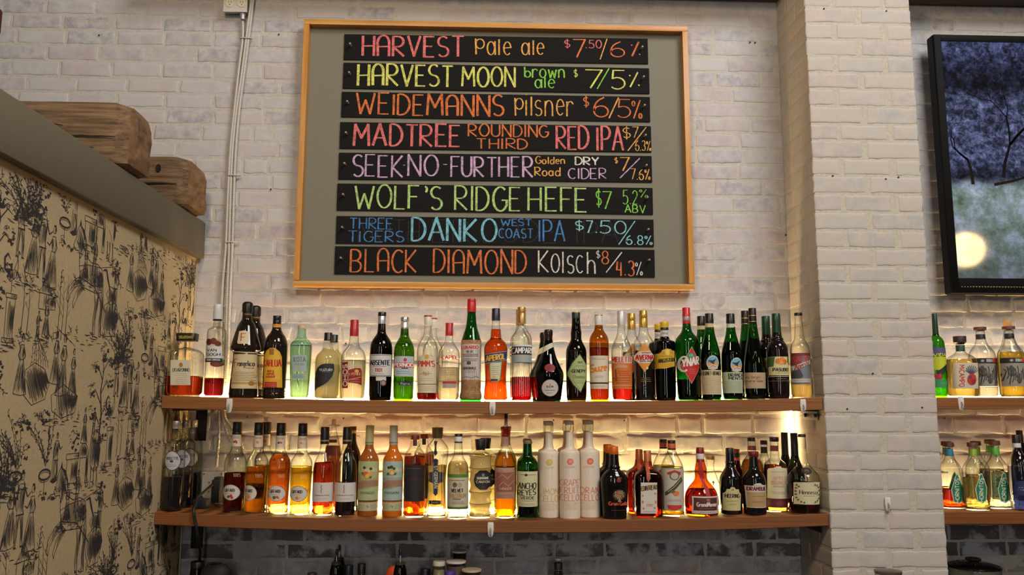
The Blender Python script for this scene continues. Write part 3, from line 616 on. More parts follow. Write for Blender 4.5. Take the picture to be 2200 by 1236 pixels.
bs = LED.node_tree.nodes['Principled BSDF']; bs.inputs['Emission Color'].default_value = (1.0, .72, .34, 1)
bs.inputs['Emission Strength'].default_value = LED_POWER
LED_LOW = LED.copy(); LED_LOW.node_tree.nodes['Principled BSDF'].inputs['Emission Color'].default_value = (1.0, .74, .30, 1); LED_LOW.name = 'warm_led_lower'; LED_LOW.node_tree.nodes['Principled BSDF'].inputs['Emission Strength'].default_value = LED_POWER*2.1
def strip(kind, x0, x1, label):
    m = MB(); n = 30; y0, y1 = (-.052, -.04) if kind in 'lrl' else (-.04, -.027)
    m.grid([[(x, y0, shelf_z(kind, x)+.001), (x, y0, shelf_z(kind, x)+.009), (x, y1, shelf_z(kind, x)+.009), (x, y1, shelf_z(kind, x)+.001)] for x in np.linspace(x0, x1, n)], LED_LOW if kind == 'l' else LED, True)
    return tag(m.build('light_strip', smooth=False), label, 'light strip', 'warm light strips behind the bottles')
strip('u', -1.06, 1.19, 'warm glowing light strip along the back of the upper long shelf')
strip('l', -.78, 1.16, 'warm glowing light strip along the back of the lower long shelf')
strip('ru', CX1+.02, 3.1, 'warm glowing light strip behind the upper shelf beside the column')
strip('rl', CX1+.02, 3.1, 'warm glowing light strip behind the lower shelf beside the column')
LED_UP = LED.copy(); LED_UP.name = 'warm_led_upright'; LED_UP.node_tree.nodes['Principled BSDF'].inputs['Emission Strength'].default_value = LED_POWER*.4
m = MB(); m.tube([(1.196, -.02, z) for z in np.linspace(1.24, shelf_z('u', 1.19)-.045, 6)], .004, LED_UP, 6)
tag(m.build('light_strip'), 'short upright light strip glowing in the corner beside the column, between the two shelves', 'light strip', 'warm light strips behind the bottles')

# ------------------------------------------------------------------ steel brackets
STEEL = flat((26, 25, 25), .5, .3)
def bracket(label, parts, bolts=()):
    m = MB()
    for lo, hi in parts: m.box(lo, hi, STEEL, .002)
    o = m.build('shelf_bracket', angle=40); tag(o, label, 'bracket', 'black steel shelf brackets')
    for c in bolts:
        q = MB(); q.lathe([(0, .007), (.004, .007), (.006, .004)], flat((14, 13, 13), .6), seg=12); k = q.build('bolt', o); k.location = c; k.rotation_euler = (0, -math.pi/2, 0)
zl = shelf_z('u', -1.06)-.0435; z2 = shelf_z('l', -1.05)-.042; z3 = shelf_z('u', 1.2)-.0435; z4 = shelf_z('l', 1.2)-.042
bracket('black flat steel bracket on the wall under the left end of the upper shelf', [((-1.079, -.014, 1.462), (-1.038, -.009, zl)), ((-1.079, -.26, zl-.007), (-1.038, -.009, zl-.001))])
bracket('black flat steel bracket under the left end of the lower shelf, behind the hanging cord', [((-1.072, -.014, 1.07), (-1.03, -.009, z2)), ((-1.072, -.24, z2-.007), (-1.03, -.009, z2-.001))])
bracket('dark bolted angle bracket on the column side under the upper shelf', [((CX0-.0075, -.243, z3-.037), (CX0-.0045, -.1, z3)), ((CX0-.05, -.243, z3-.005), (CX0-.0045, -.1, z3-.001))], [(CX0-.0078, -.13, z3-.02), (CX0-.0078, -.22, z3-.02)])
bracket('dark angle bracket on the column side under the lower shelf', [((CX0-.0075, -.221, z4-.032), (CX0-.0045, -.08, z4)), ((CX0-.05, -.221, z4-.005), (CX0-.0045, -.08, z4-.001))])

# ------------------------------------------------------------------ electrical: outlets, conduit, adapters, cord
CONDUIT = flat((196, 192, 184), .45)
def conduit(label, pxs, r=.0055, Y=-.016):
    P = [Vector(onY(x, y, q[0] if q else Y)) for x, y, *q in pxs]; pts = []
    for i in range(len(P)-1):
        p0, p1, p2, p3 = P[max(i-1, 0)], P[i], P[i+1], P[min(i+2, len(P)-1)]; n = max(2, int((p2-p1).length/.0016))
        for k in range(n):
            t = k/n; pts.append(.5*((2*p1)+(p2-p0)*t+(2*p0-5*p1+4*p2-p3)*t*t+(3*p1-p0-3*p2+p3)*t**3))
    m = MB(); m.tube(pts, [r*(1+.1*math.sin(i*2*math.pi/4.2)) for i in range(len(pts))], CONDUIT, 8)
    return tag(m.build('conduit'), label, 'conduit', 'white flexible conduits on the brick wall')
conduit('white flexible conduit dropping from the duplex outlet, leftmost of the bundle', [(521.5, 46), (521.5, 82), (513, 150), (503, 240), (495, 320), (489.5, 420), (485, 530), (477, 640), (472, 850), (471, 930), (465, 1004)])
conduit('white flexible conduit in the middle of the bundle beside the beer board', [(541, -6), (530, 75), (519, 160), (507, 245), (499, 330), (495, 427), (492, 533), (488, 640), (484, 780), (480, 890), (486, 925), (496, 950)])
conduit('white flexible conduit nearest the beer board, rightmost of the bundle', [(545, -6), (535, 75), (524, 160), (513, 245), (506, 330), (502, 427), (499, 533), (494, 640), (489, 780), (482, 885), (497, 918), (512, 938), (526, 978)])
for yy, xs, w in ((82, 521, 'topmost, just below the duplex outlet'), (377, 496, 'level with the fifth chalk slat'), (520, 490, 'lowest, near the foot of the board')):
    p = onY(xs+6, yy, -.02); m = MB(); m.box((p[0]-.022, -.026, p[2]-.002), (p[0]+.026, -.0095, p[2]+.002), CONDUIT, .001)
    tag(m.build('cable_tie'), 'white cable tie around the conduit bundle, '+w, 'cable tie', 'cable ties on the conduits')
BOXW = flat((206, 204, 196), .5)
p = onY(480, 27, -.03); q = onY(533, 0, -.03); zt = p[2]+.1
root = empty('duplex_outlet', (0, 0, 0), 'white square duplex outlet box at the top of the conduits', 'outlet')
m = MB(); m.box((p[0]+.004, -.034, p[2]+.004), (q[0]-.004, -.01, zt), flat((170, 168, 162), .5), .003); m.build('box', root, angle=40)
m = MB(); m.box((p[0], -.038, p[2]), (q[0], -.034, zt), BOXW, .0018)
for sx in (p[0]+.006, q[0]-.006): m.lathe([(0, .002), (.0008, .002)], flat((60, 58, 55)), seg=8)
plate = m.build('cover_plate', root, angle=40)
for cxp in (494, 519.5):
    c = onY(cxp, 7, -.039); m = MB(); m.lathe([(0, .017), (.003, .0165)], flat((226, 216, 190), .4), seg=24)
    for dx in (-.005, .005): m.box((dx-.0009, .001, .0031), (dx+.0009, .009, .0036), flat((50, 45, 40)))
    m.box((-.002, -.009, .0031), (.002, -.005, .0036), flat((50, 45, 40)))
    o = m.build('receptacle', plate, angle=40); o.location = (c[0], -.038, c[2]); o.rotation_euler = (math.pi/2, 0, 0)
c = onY(521.5, 36, -.02); m = MB(); m.lathe([(-.012, .009), (.004, .009), (.005, .011), (.014, .011)], flat((186, 188, 190), .4, .4), seg=16); o = m.build('connector', root, angle=40); o.location = (c[0], -.02, c[2])

p = onY(431, 1075, -.05); q = onY(480, 1014, -.05)
root = empty('wall_outlet', (0, 0, 0), 'pale metal outlet box on the wall behind the left of the lower shelf', 'outlet')
m = MB(); m.box((p[0], -.048, p[2]), (q[0], -.009, q[2]), flat((186, 180, 170), .5), .003); wbox = m.build('box', root, angle=40)
m = MB()
for fx, fz in ((.35, .3), (.35, .62), (.08, .92), (.9, .92)): m.box((p[0]+(q[0]-p[0])*fx-.003, -.0495, p[2]+(q[2]-p[2])*fz-.003), (p[0]+(q[0]-p[0])*fx+.003, -.048, p[2]+(q[2]-p[2])*fz+.003), flat((120, 105, 88)))
m.build('screw', wbox)
BLACKP = flat((20, 20, 23), .45); NAVYP = flat((24, 27, 38), .5)
zsh = shelf_z('l', -.98)
p = onY(456, 1080, -.08); q = onY(477, 1030, -.08); m = MB(); m.box((p[0], -.1, p[2]), (q[0], -.049, q[2]), BLACKP, .004); tag(m.build('plug_adapter', angle=40), 'black plug-in power adapter on the metal outlet box beside the cherry liqueur bottle', 'adapter')
p = onY(421, 1098, -.12); q = onY(451, 1079, -.12); m = MB(); m.box((p[0], -.16, zsh+.0005), (q[0], -.11, zsh+.033), NAVYP, .004); tag(m.build('power_brick', angle=40), 'small dark power brick lying on the lower shelf below the outlet', 'adapter')
def smooth(P, n=10):
    P = [Vector(p) for p in P]; out = []
    for i in range(len(P)-1):
        p0, p1, p2, p3 = P[max(i-1, 0)], P[i], P[i+1], P[min(i+2, len(P)-1)]
        for k in range(n):
            t = k/n; out.append(.5*((2*p1)+(p2-p0)*t+(2*p0-5*p1+4*p2-p3)*t*t+(3*p1-p0-3*p2+p3)*t**3))
    return out+[P[-1]]
root = empty('power_cable', (0, 0, 0), 'black power cord looping from the outlet over the lower shelf edge and hanging below', 'cord')
pts = [onY(x, y, Y) for x, y, Y in ((473, 1031, -.06), (462, 1037, -.09), (440, 1056, -.15), (424, 1070, -.22), (419, 1085, -.268), (416, 1099, -.289), (419, 1120, -.289), (423, 1138, -.287), (425, 1160, -.27), (430, 1185, -.2), (429, 1205, -.15), (434, 1225, -.1))]
m = MB(); m.tube(smooth(pts), .005, BLACKP, 8); m.build('insulation', root)
m = MB(); c = onY(470, 1031, -.065); m.box((c[0]-.012, -.085, c[2]-.013), (c[0]+.014, -.049, c[2]+.011), BLACKP, .004); m.build('plug', root, angle=40)
pts = [onY(x, y, Y) for x, y, Y in ((432, 1064, -.1), (436, 1071, -.1), (448, 1074, -.1), (455, 1080, -.11), (466, 1088, -.12), (472, 1096, -.13))]; pts[-1][2] = zsh+.004
m = MB(); m.tube(smooth(pts), .0028, BLACKP, 8); tag(m.build('thin_wire'), 'thin black wire curling beside the power brick on the lower shelf', 'wire')

# ------------------------------------------------------------------ adhesive hooks
def hook(px, py, Y, label):
    p = onY(px, py, Y); root = empty('adhesive_hook', (p[0], Y, p[2]), label, 'hook', 'white adhesive hooks'); s = .0022
    m = MB(); pr = [(-.011, .0), (-.0105, .017), (-.009, .0225), (.009, .0225), (.0105, .017), (.011, .0), (.0085, -.019), (.005, -.0255), (-.005, -.0255), (-.0085, -.019)]
    m.grid([[(x*k, y, z*k) for x, z in pr] for y, k in ((0, 1), (-.003, 1), (-.0045, .86))], flat((216, 212, 204), .35), True); k = len(m.v); m.f.append(tuple(range(k-10, k))); m.m.append(0); m.build('plate', root, angle=35)
    m = MB(); m.tube(smooth([(0, -.004, .003), (0, -.009, .001), (0, -.011, -.008), (-.001, -.011, -.016), (0, -.015, -.02), (.0015, -.018, -.015)], 5), .0022, flat((170, 164, 156), .3, .5), 8); m.build('hook_prong', root)
hook(493, 871, -.2803, 'white adhesive hook on the upper shelf edge, below the tall monk-shaped bottle')
hook(1058, 877, -.2803, 'white adhesive hook at the middle of the upper shelf edge')
hook(1725, 872, -.2803, 'white adhesive hook at the right end of the upper shelf edge')
hook(1054, 1137, -.2803, 'white adhesive hook on the lower shelf edge')
hook(2064, 866, -.2803, 'white adhesive hook on the short shelf beside the column, below the television')
hook(1907, 1083, CY-.003, 'white adhesive hook stuck on the front of the brick column')

# ------------------------------------------------------------------ beer board
BX0, BX1, BZ0, BZ1 = -.727, .826, 2.0475, 3.133
OAK = wood('oak_frame', (176, 118, 48), (214, 156, 78), (30, 30, 3), .4, 0, .05)
OAKH = wood('oak_frame_rail', (176, 118, 48), (214, 156, 78), (3, 30, 30), .4, 0, .05)
board = empty('beer_board', (0, 0, 0), 'large oak-framed grey menu board hung on the white brick wall', 'menu board')
fw = .022
for nm, lo, hi, mt in (('frame_rail', (BX0, -.052, BZ1-fw), (BX1, -.012, BZ1), OAKH), ('frame_rail', (BX0, -.052, BZ0), (BX1, -.012, BZ0+fw*.95), OAKH), ('frame_stile', (BX0, -.0521, BZ0+fw), (BX0+fw, -.012, BZ1-fw), OAK), ('frame_stile', (BX1-fw, -.0521, BZ0+fw), (BX1, -.012, BZ1-fw), OAK)):
    m = MB(); m.box(lo, hi, mt, .0015); m.build(nm, board, angle=40)
m = MB(); m.box((BX0+fw, -.018, BZ0+fw), (BX1-fw, -.0125, BZ1-fw), flat((121, 118, 103), .7)); m.build('grey_panel', board)
SLATS = [((740, 73), (1391, 83), (738, 128), (1393, 137)), ((738, 134), (1394, 147), (736, 190), (1396, 201)), ((734, 197), (1396, 208), (733, 251), (1397, 262)), ((731, 262), (1398, 271), (729, 319), (1400, 327)),
         ((728, 328), (1400, 335), (727, 385), (1401, 392)), ((725, 394), (1402, 404), (723, 452), (1403, 461)), ((723, 464), (1404, 472), (721, 523), (1405, 530)), ((720, 529), (1406, 537), (718, 589), (1407, 596))]
PINK, YG, OR, YO, GR, LAV, LG, BL, LB, CY_, WH = (228, 120, 118), (222, 222, 112), (222, 122, 66), (232, 172, 88), (140, 214, 80), (206, 172, 208), (184, 218, 130), (74, 134, 198), (128, 196, 214), (140, 206, 208), (224, 216, 206)
WORDS = [
 [('H~aRVEST', PINK, 777, 76, 999, 123, 6), ('^~Pale', YO, 1021, 83, 1100, 119, 3.6), ('^ale', YO, 1119, 86, 1171, 119, 3.6), ('$', PINK, 1211, 84, 1225, 104, 2.6), ('7', OR, 1229, 85, 1258, 125, 4), ('.50', PINK, 1257, 85, 1293, 104, 2.8), ('/', YO, 1288, 83, 1306, 129, 3), ('6', OR, 1310, 88, 1343, 124, 4), (':%', OR, 1352, 89, 1376, 122, 4)],
 [('H~aRVEST', YG, 768, 138, 976, 187, 6), ('MOON', YG, 991, 143, 1108, 188, 5.5), ('^brown', GR, 1125, 144, 1214, 168, 3.4), ('^ale', GR, 1148, 166, 1194, 190, 3.4), ('$', YG, 1232, 149, 1242, 167, 2.2), ('7', YG, 1254, 149, 1293, 190, 4.2), ('/', GR, 1283, 147, 1311, 193, 3), ('5', YG, 1312, 150, 1345, 193, 4.2), (':%', YG, 1348, 153, 1375, 188, 3.8)],
 [('WEIDEM~aNNS', OR, 764, 201, 1083, 249, 5.6), ('^~Pilsner', YO, 1104, 208, 1233, 250, 3.6), ('$', OR, 1252, 206, 1266, 231, 2.8), ('6', OR, 1273, 209, 1306, 253, 3.8), ('/', YO, 1307, 209, 1331, 256, 3.4), ('5', OR, 1325, 214, 1355, 254, 3.2), ('%', OR, 1357, 214, 1380, 256, 3.4)],
 [('MADTREE', PINK, 758, 266, 990, 316, 6.2), ('ROUNDING', OR, 1005, 267, 1180, 295, 3.8), ('THIRD', OR, 1023, 297, 1135, 321, 3.8), ('RED', PINK, 1193, 270, 1267, 322, 5.4), ('IPA', PINK, 1280, 271, 1340, 325, 5.6), ('$', YO, 1337, 272, 1356, 300, 2.6), ('7', YO, 1357, 272, 1372, 297, 2.6), ('/', YO, 1346, 273, 1388, 325, 2.8), ('6.3%', YO, 1364, 302, 1399, 325, 2.2)],
 [('SEEK', LAV, 756, 332, 866, 381, 4.8), ('-', LAV, 865, 332, 872, 376, 3), ('NO', LAV, 876, 333, 942, 380, 4.8), ('-', LAV, 950, 333, 962, 376, 3), ('FURTHER', LAV, 967, 336, 1145, 382, 4.8), ('Golden', YO, 1150, 336, 1214, 353, 2.8), ('Road', YO, 1148, 359, 1204, 379, 3), ('DRY', WH, 1234, 337, 1287, 356, 4), ('CIDER', LAV, 1220, 361, 1303, 385, 3.2), ('$', YO, 1319, 338, 1328, 352, 2), ('7', YO, 1331, 338, 1354, 369, 3.4), ('/', LAV, 1330, 340, 1375, 384, 3), ('7.6%', YO, 1354, 363, 1397, 387, 2.8)],
 [('WOLF\'S', LG, 762, 398, 951, 450, 5.4), ('RIDGE', LG, 975, 400, 1119, 454, 5.2), ('HEFE', LG, 1134, 402, 1262, 456, 5.4), ('$', GR, 1279, 407, 1293, 446, 2.8), ('7', GR, 1294, 412, 1315, 451, 3.2), ('5.2', GR, 1338, 409, 1370, 440, 2.4), ('%', GR, 1374, 407, 1392, 425, 2), ('ABV', GR, 1342, 440, 1387, 458, 2.6)],
 [('THREE', BL, 751, 468, 845, 493, 3.2), ('TIGERS', BL, 747, 496, 868, 521, 3.2), ('DANKO', LB, 883, 468, 1068, 520, 5.8), ('WEST', BL, 1076, 470, 1143, 486, 3), ('COAST', BL, 1071, 491, 1146, 513, 3), ('IPA', BL, 1155, 473, 1214, 520, 3.8), ('$', CY_, 1235, 473, 1256, 497, 3.2), ('7', CY_, 1258, 474, 1274, 502, 3.2), ('.', CY_, 1276, 474, 1284, 502, 3.4), ('50', CY_, 1289, 474, 1346, 503, 3.6), ('/', CY_, 1328, 474, 1367, 528, 3), ('6.8%', CY_, 1345, 506, 1401, 527, 2.8)],
 [('BL~aCK', OR, 752, 534, 897, 586, 4.6), ('DI~aMOND', OR, 929, 536, 1133, 589, 4.6), ('^Kolsch', WH, 1155, 540, 1279, 588, 3.4), ('$', WH, 1280, 538, 1290, 556, 2), ('8', OR, 1292, 539, 1309, 569, 3), ('/', WH, 1300, 542, 1336, 587, 2.8), ('4.3', OR, 1324, 560, 1363, 594, 3.6), ('%', WH, 1364, 563, 1380, 593, 2.2)]]
SLATE = flat((23, 22, 23), .85, 0, 0, .2)
DESCR = ['topmost black chalk slat, pink capitals then orange pale ale lettering', 'second black chalk slat from the top, yellow capitals with green brown ale', 'third black chalk slat, orange capitals ending with yellow pilsner', 'fourth black chalk slat, pink capitals around orange two-line lettering', 'fifth black chalk slat, lavender hyphenated capitals with dry cider', 'sixth black chalk slat, all in light green chalk', 'seventh black chalk slat, all in blue chalk with smudges', 'bottom black chalk slat, orange capitals with white script']
PEG = flat((150, 138, 112), .5); SY = -.024
for i, (tl, tr, bl, br) in enumerate(SLATS):
    a = [onY(x, y, SY) for x, y in (tl, tr, bl, br)]
    x0, x1 = (a[0][0]+a[2][0])/2, (a[1][0]+a[3][0])/2; z1, z0 = (a[0][2]+a[1][2])/2, (a[2][2]+a[3][2])/2; tilt = math.atan2(a[1][2]-a[0][2]+a[3][2]-a[2][2], 2*(x1-x0))
    c = ((x0+x1)/2, -.0185, (z0+z1)/2)
    m = MB(); m.box((x0-c[0], -.0055, z0-c[2]), (x1-c[0], 0, z1-c[2]), SLATE, .001)
    ct, st = math.cos(-tilt), math.sin(-tilt)
    def loc(px, py):
        p = onY(px, py, SY); dx, dz = p[0]-c[0], p[2]-c[2]; return (dx*ct-dz*st, dx*st+dz*ct)
    lay = 0
    for w, col, X0, Y0, X1, Y1, wd in WORDS[i]:
        p, q = loc(X0+wd*.4, (Y0+Y1)/2), loc(X1-wd*.4, (Y0+Y1)/2); t, d = loc((X0+X1)/2, Y0+wd*.3), loc((X0+X1)/2, Y1-wd*.3); k = .00155; lay += 1
        for si, s in enumerate(strokes(w, p[0], q[0], -t[1], -d[1], .5)):
            m.ribbon(s, wd*k*random.uniform(.9, 1.1), chalk(col), lambda x, y, e=lay*.00003: (x, -.0058-e-m.lift, -y), .36)
    if i == 6:
        for w, X0, X1 in (('MOTH', 770, 900), ('ER', 930, 1010), ('LODE IPA', 1040, 1330)):
            p, t, d, q = loc(X0, 495), loc(X0, 472), loc(X0, 520), loc(X1, 495)
            for s in strokes(w, p[0], q[0], -t[1], -d[1], .5): m.ribbon(s, .003, flat((48, 46, 48), .95), lambda x, y: (x, -.00555-m.lift*.5, -y), .3)
    o = m.build('chalk_slat', smooth=False); o.location = c; o.rotation_euler = (0, -tilt, 0); tag(o, DESCR[i], 'chalkboard', 'black chalk slats on the beer board')
    for px, py in ((tl[0]+13, (tl[1]+bl[1])/2-4), (tr[0]-12, (tr[1]+br[1])/2-7)):
        p = onY(px, py, -.034); g = MB(); g.lathe([(0, .0042), (.03, .0042), (.031, .0035)], PEG, seg=12); g_ = g.build('peg', board, angle=40); g_.location = (p[0], -.018, p[2]); g_.rotation_euler = (math.pi/2, 0, 0)

# ------------------------------------------------------------------ television and the globe lamp mirrored in it
tv = empty('television', (0, 0, 0), 'large black wall television showing dark trees over a green lawn', 'television')
TX0, TX1, TZ0, TZ1, TY = 1.815, 3.3, 2.034, 3.096, -.1
m = MB(); m.box((TX0, TY, TZ0), (TX1, TY+.045, TZ1), flat((12, 12, 13), .5, 0, 0, .12), .006); m.box((TX0+.3, TY+.045, 2.3), (TX1-.2, -.012, 2.8), flat((20, 20, 20), .6)); m.build('housing', tv, angle=40)
fb = MB()
for lo, hi in (((TX0+.002, TZ0+.002), (TX0+.031, TZ1-.002)), ((TX0+.031, TZ1-.03), (TX1-.002, TZ1-.002)), ((TX0+.031, TZ0+.002), (TX1-.002, TZ0+.06))):
    fb.box((lo[0], TY-.006, lo[1]), (hi[0], TY, hi[1]), flat((10, 10, 11), .5, 0, 0, .12), .002)
fb.build('bezel', tv, angle=40)
m = MB(); m.box((TX0+.08, TY-.0068, TZ0+.027), (TX1-.1, TY-.006, TZ0+.0275), flat((150, 140, 120), .3, .8))
for k in range(60): m.box((TX0+.04+.0115*k, TY-.0068, TZ0+.024), (TX0+.0435+.0115*k, TY-.006, TZ0+.0265), flat((190, 180, 150), .3, .6))
m.build('speaker_grille', tv)
scr, nt, N, L, bsdf = new_mat('television_picture'); bsdf.inputs['Base Color'].default_value = (.004, .004, .005, 1); bsdf.inputs['Roughness'].default_value = .05; bsdf.inputs['Specular IOR Level'].default_value = .55
t = N.new('ShaderNodeTexCoord'); sx = N.new('ShaderNodeSeparateXYZ'); L.new(t.outputs['Generated'], sx.inputs[0])
def nz(sc, det=5, dist=0.0):
    n = N.new('ShaderNodeTexNoise'); n.inputs['Scale'].default_value = sc; n.inputs['Detail'].default_value = det; n.inputs['Distortion'].default_value = dist; n.inputs['Roughness'].default_value = .76
    L.new(t.outputs['Object'], n.inputs['Vector']); return n.outputs['Fac']
def rmp(v, stops):
    r = N.new('ShaderNodeValToRGB'); e = r.color_ramp.elements
    while len(e) < len(stops): e.new(.5)
    for k, (ps, c) in zip(e, stops): k.position = ps; k.color = S(*c)
    L.new(v, r.inputs[0]); return r.outputs[0]
ad = N.new('ShaderNodeMath'); ad.operation = 'MULTIPLY_ADD'; ad.inputs[1].default_value = .1; L.new(nz(7), ad.inputs[0]); L.new(sx.outputs['Z'], ad.inputs[2])
forest = rmp(nz(34, 12, .3), [(.36, (10, 10, 15)), (.47, (46, 49, 72)), (.58, (92, 99, 138)), (.7, (146, 152, 188))]); lawn = rmp(nz(9, 9, .1), [(.34, (62, 74, 54)), (.5, (104, 118, 116)), (.66, (150, 158, 184))])
def mixc(f, a, bb):
    x = N.new('ShaderNodeMix'); x.data_type = 'RGBA'; L.new(f, x.inputs['Factor'])
    for k, v in (('A', a), ('B', bb)):
        if hasattr(v, 'links'): L.new(v, x.inputs[k])
        else: x.inputs[k].default_value = v
    return x.outputs['Result']
edge = N.new('ShaderNodeMapRange'); edge.inputs['From Min'].default_value = .425; edge.inputs['From Max'].default_value = .47; L.new(ad.outputs[0], edge.inputs['Value'])
dk = rmp(ad.outputs[0], [(.0, (150, 150, 150)), (.4, (255, 255, 255)), (.47, (110, 110, 110)), (.56, (220, 220, 220)), (.78, (215, 215, 215)), (.86, (70, 70, 72)), (.94, (120, 118, 124)), (1, (190, 190, 200))])
x = N.new('ShaderNodeMix'); x.data_type = 'RGBA'; x.blend_type = 'MULTIPLY'; x.inputs['Factor'].default_value = 1; L.new(mixc(edge.outputs[0], lawn, forest), x.inputs['A']); L.new(dk, x.inputs['B'])
L.new(x.outputs['Result'], bsdf.inputs['Emission Color']); bsdf.inputs['Emission Strength'].default_value = 1.5
m = MB(); m.grid([[(TX0+.031, TY-.002, TZ0+.06), (TX1-.03, TY-.002, TZ0+.06)], [(TX0+.031, TY-.002, TZ1-.03), (TX1-.03, TY-.002, TZ1-.03)]], scr)
dkk = flat((10, 9, 16), .2); tr_ = random.Random(5)
def tvmap(x, y): return (x, TY-.0024, y)
def limb(x, y, a, l, w, dep):
    x2, y2 = x+l*math.cos(a), y+l*math.sin(a); xm, ym = (x+x2)/2+tr_.uniform(-.01, .01), (y+y2)/2+tr_.uniform(-.01, .01)
    if x2 < TX0+.04 or y2 > TZ1-.05: return
    m.ribbon([(x, y), (xm, ym), (x2, y2)], [w, w*.85, w*.65], dkk, tvmap)
    if dep:
        for k in range(2+(tr_.random() < .5)): limb(x2, y2, a+tr_.uniform(-.8, .8), l*tr_.uniform(.6, .85), w*.6, dep-1)
for bx, bz, aa, l, w in ((1.935, 2.47, 1.7, .1, .024), (2.02, 2.47, .25, .16, .02), (2.06, 2.5, 1.3, .14, .024), (2.25, 2.5, 1.5, .14, .04), (2.6, 2.48, 1.6, .14, .03), (2.9, 2.5, 1.4, .12, .03)): limb(bx, bz, aa, l, w*.6, 5)
m.build('screen', tv, smooth=False)
lamp = empty('globe_lamp', (0, 0, 0), 'round warm globe lamp hanging in the room opposite the television', 'lamp')
P = onY(2074, 537, TY); d = np.array(ray(2074, 537)); d /= np.linalg.norm(d); d[1] *= -1; Pl = P+d*3.6
m = MB(); m.lathe([(-.135*math.cos(a), max(.001, .135*math.sin(a))) for a in np.linspace(0, math.pi, 20)], flat((255, 214, 150), .4, 0, 32.0), seg=32); o = m.build('globe', lamp); o.location = tuple(Pl)
m = MB(); m.tube([tuple(Pl+np.array((0, 0, .135))), tuple(Pl+np.array((0, 0, 2.2)))], .006, BLACKP, 8); m.build('cord', lamp)
# ------------------------------------------------------------------ bottle builder (sizes read in enlarged crops of the photograph)
ZN = dict(A=(340, 630, 4.755), B=(720, 630, 4.755), C=(1100, 630, 4.755), D=(1420, 630, 4.755), E=(320, 870, 4.415), F=(680, 870, 4.415), G=(1040, 870, 4.415), H=(1400, 870, 4.415), I=(1960, 630, 2.425), P=(0, 0, 1.0))
CLEAR = thin_glass((250, 252, 248), edge=.1); AQUA = thin_glass((206, 240, 224)); GREEN = thin_glass((52, 148, 62), edge=.3); LIME = thin_glass((120, 170, 40), edge=.35); DGREEN = thin_glass((36, 88, 44), edge=.25)
OLIVE = thin_glass((74, 66, 24), edge=.3); AMBERG = thin_glass((206, 148, 40), edge=.4); BROWNG = thin_glass((176, 96, 34), edge=.3); MILK = thin_glass((250, 250, 242), edge=.95)
BROWNBLK = flat((30, 22, 15), .07); NEARBLK = flat((15, 13, 13), .08); WINEBLK = flat((24, 16, 14), .08)
def gmat(g): return g
def chaikin(P, k=2):
    for _ in range(k):
        Q = [P[0]]
        for a, c in zip(P, P[1:]): Q += [(a[0]*.75+c[0]*.25, a[1]*.75+c[1]*.25), (a[0]*.25+c[0]*.75, a[1]*.25+c[1]*.75)]
        P = Q+[P[-1]]
    return P
def sgp(v, e): return math.copysign(abs(v)**e, v)
GROUPS = dict(u='bottles on the long upper shelf', l='bottles on the long lower shelf', ru='bottles on the short shelf under the television', rl='bottles on the short shelf beside the column', c='odds and ends on the back counter')
SUB = dict(cap_print='cap', cap_seal='cap', cap_top='cap', foil_seal='neck_foil', gold_ring='capsule', pourer_tube='pourer_stopper', pourer_tip='pourer_stopper', lid_knob='lid', neck_stripe='neck_label')
BOT = []
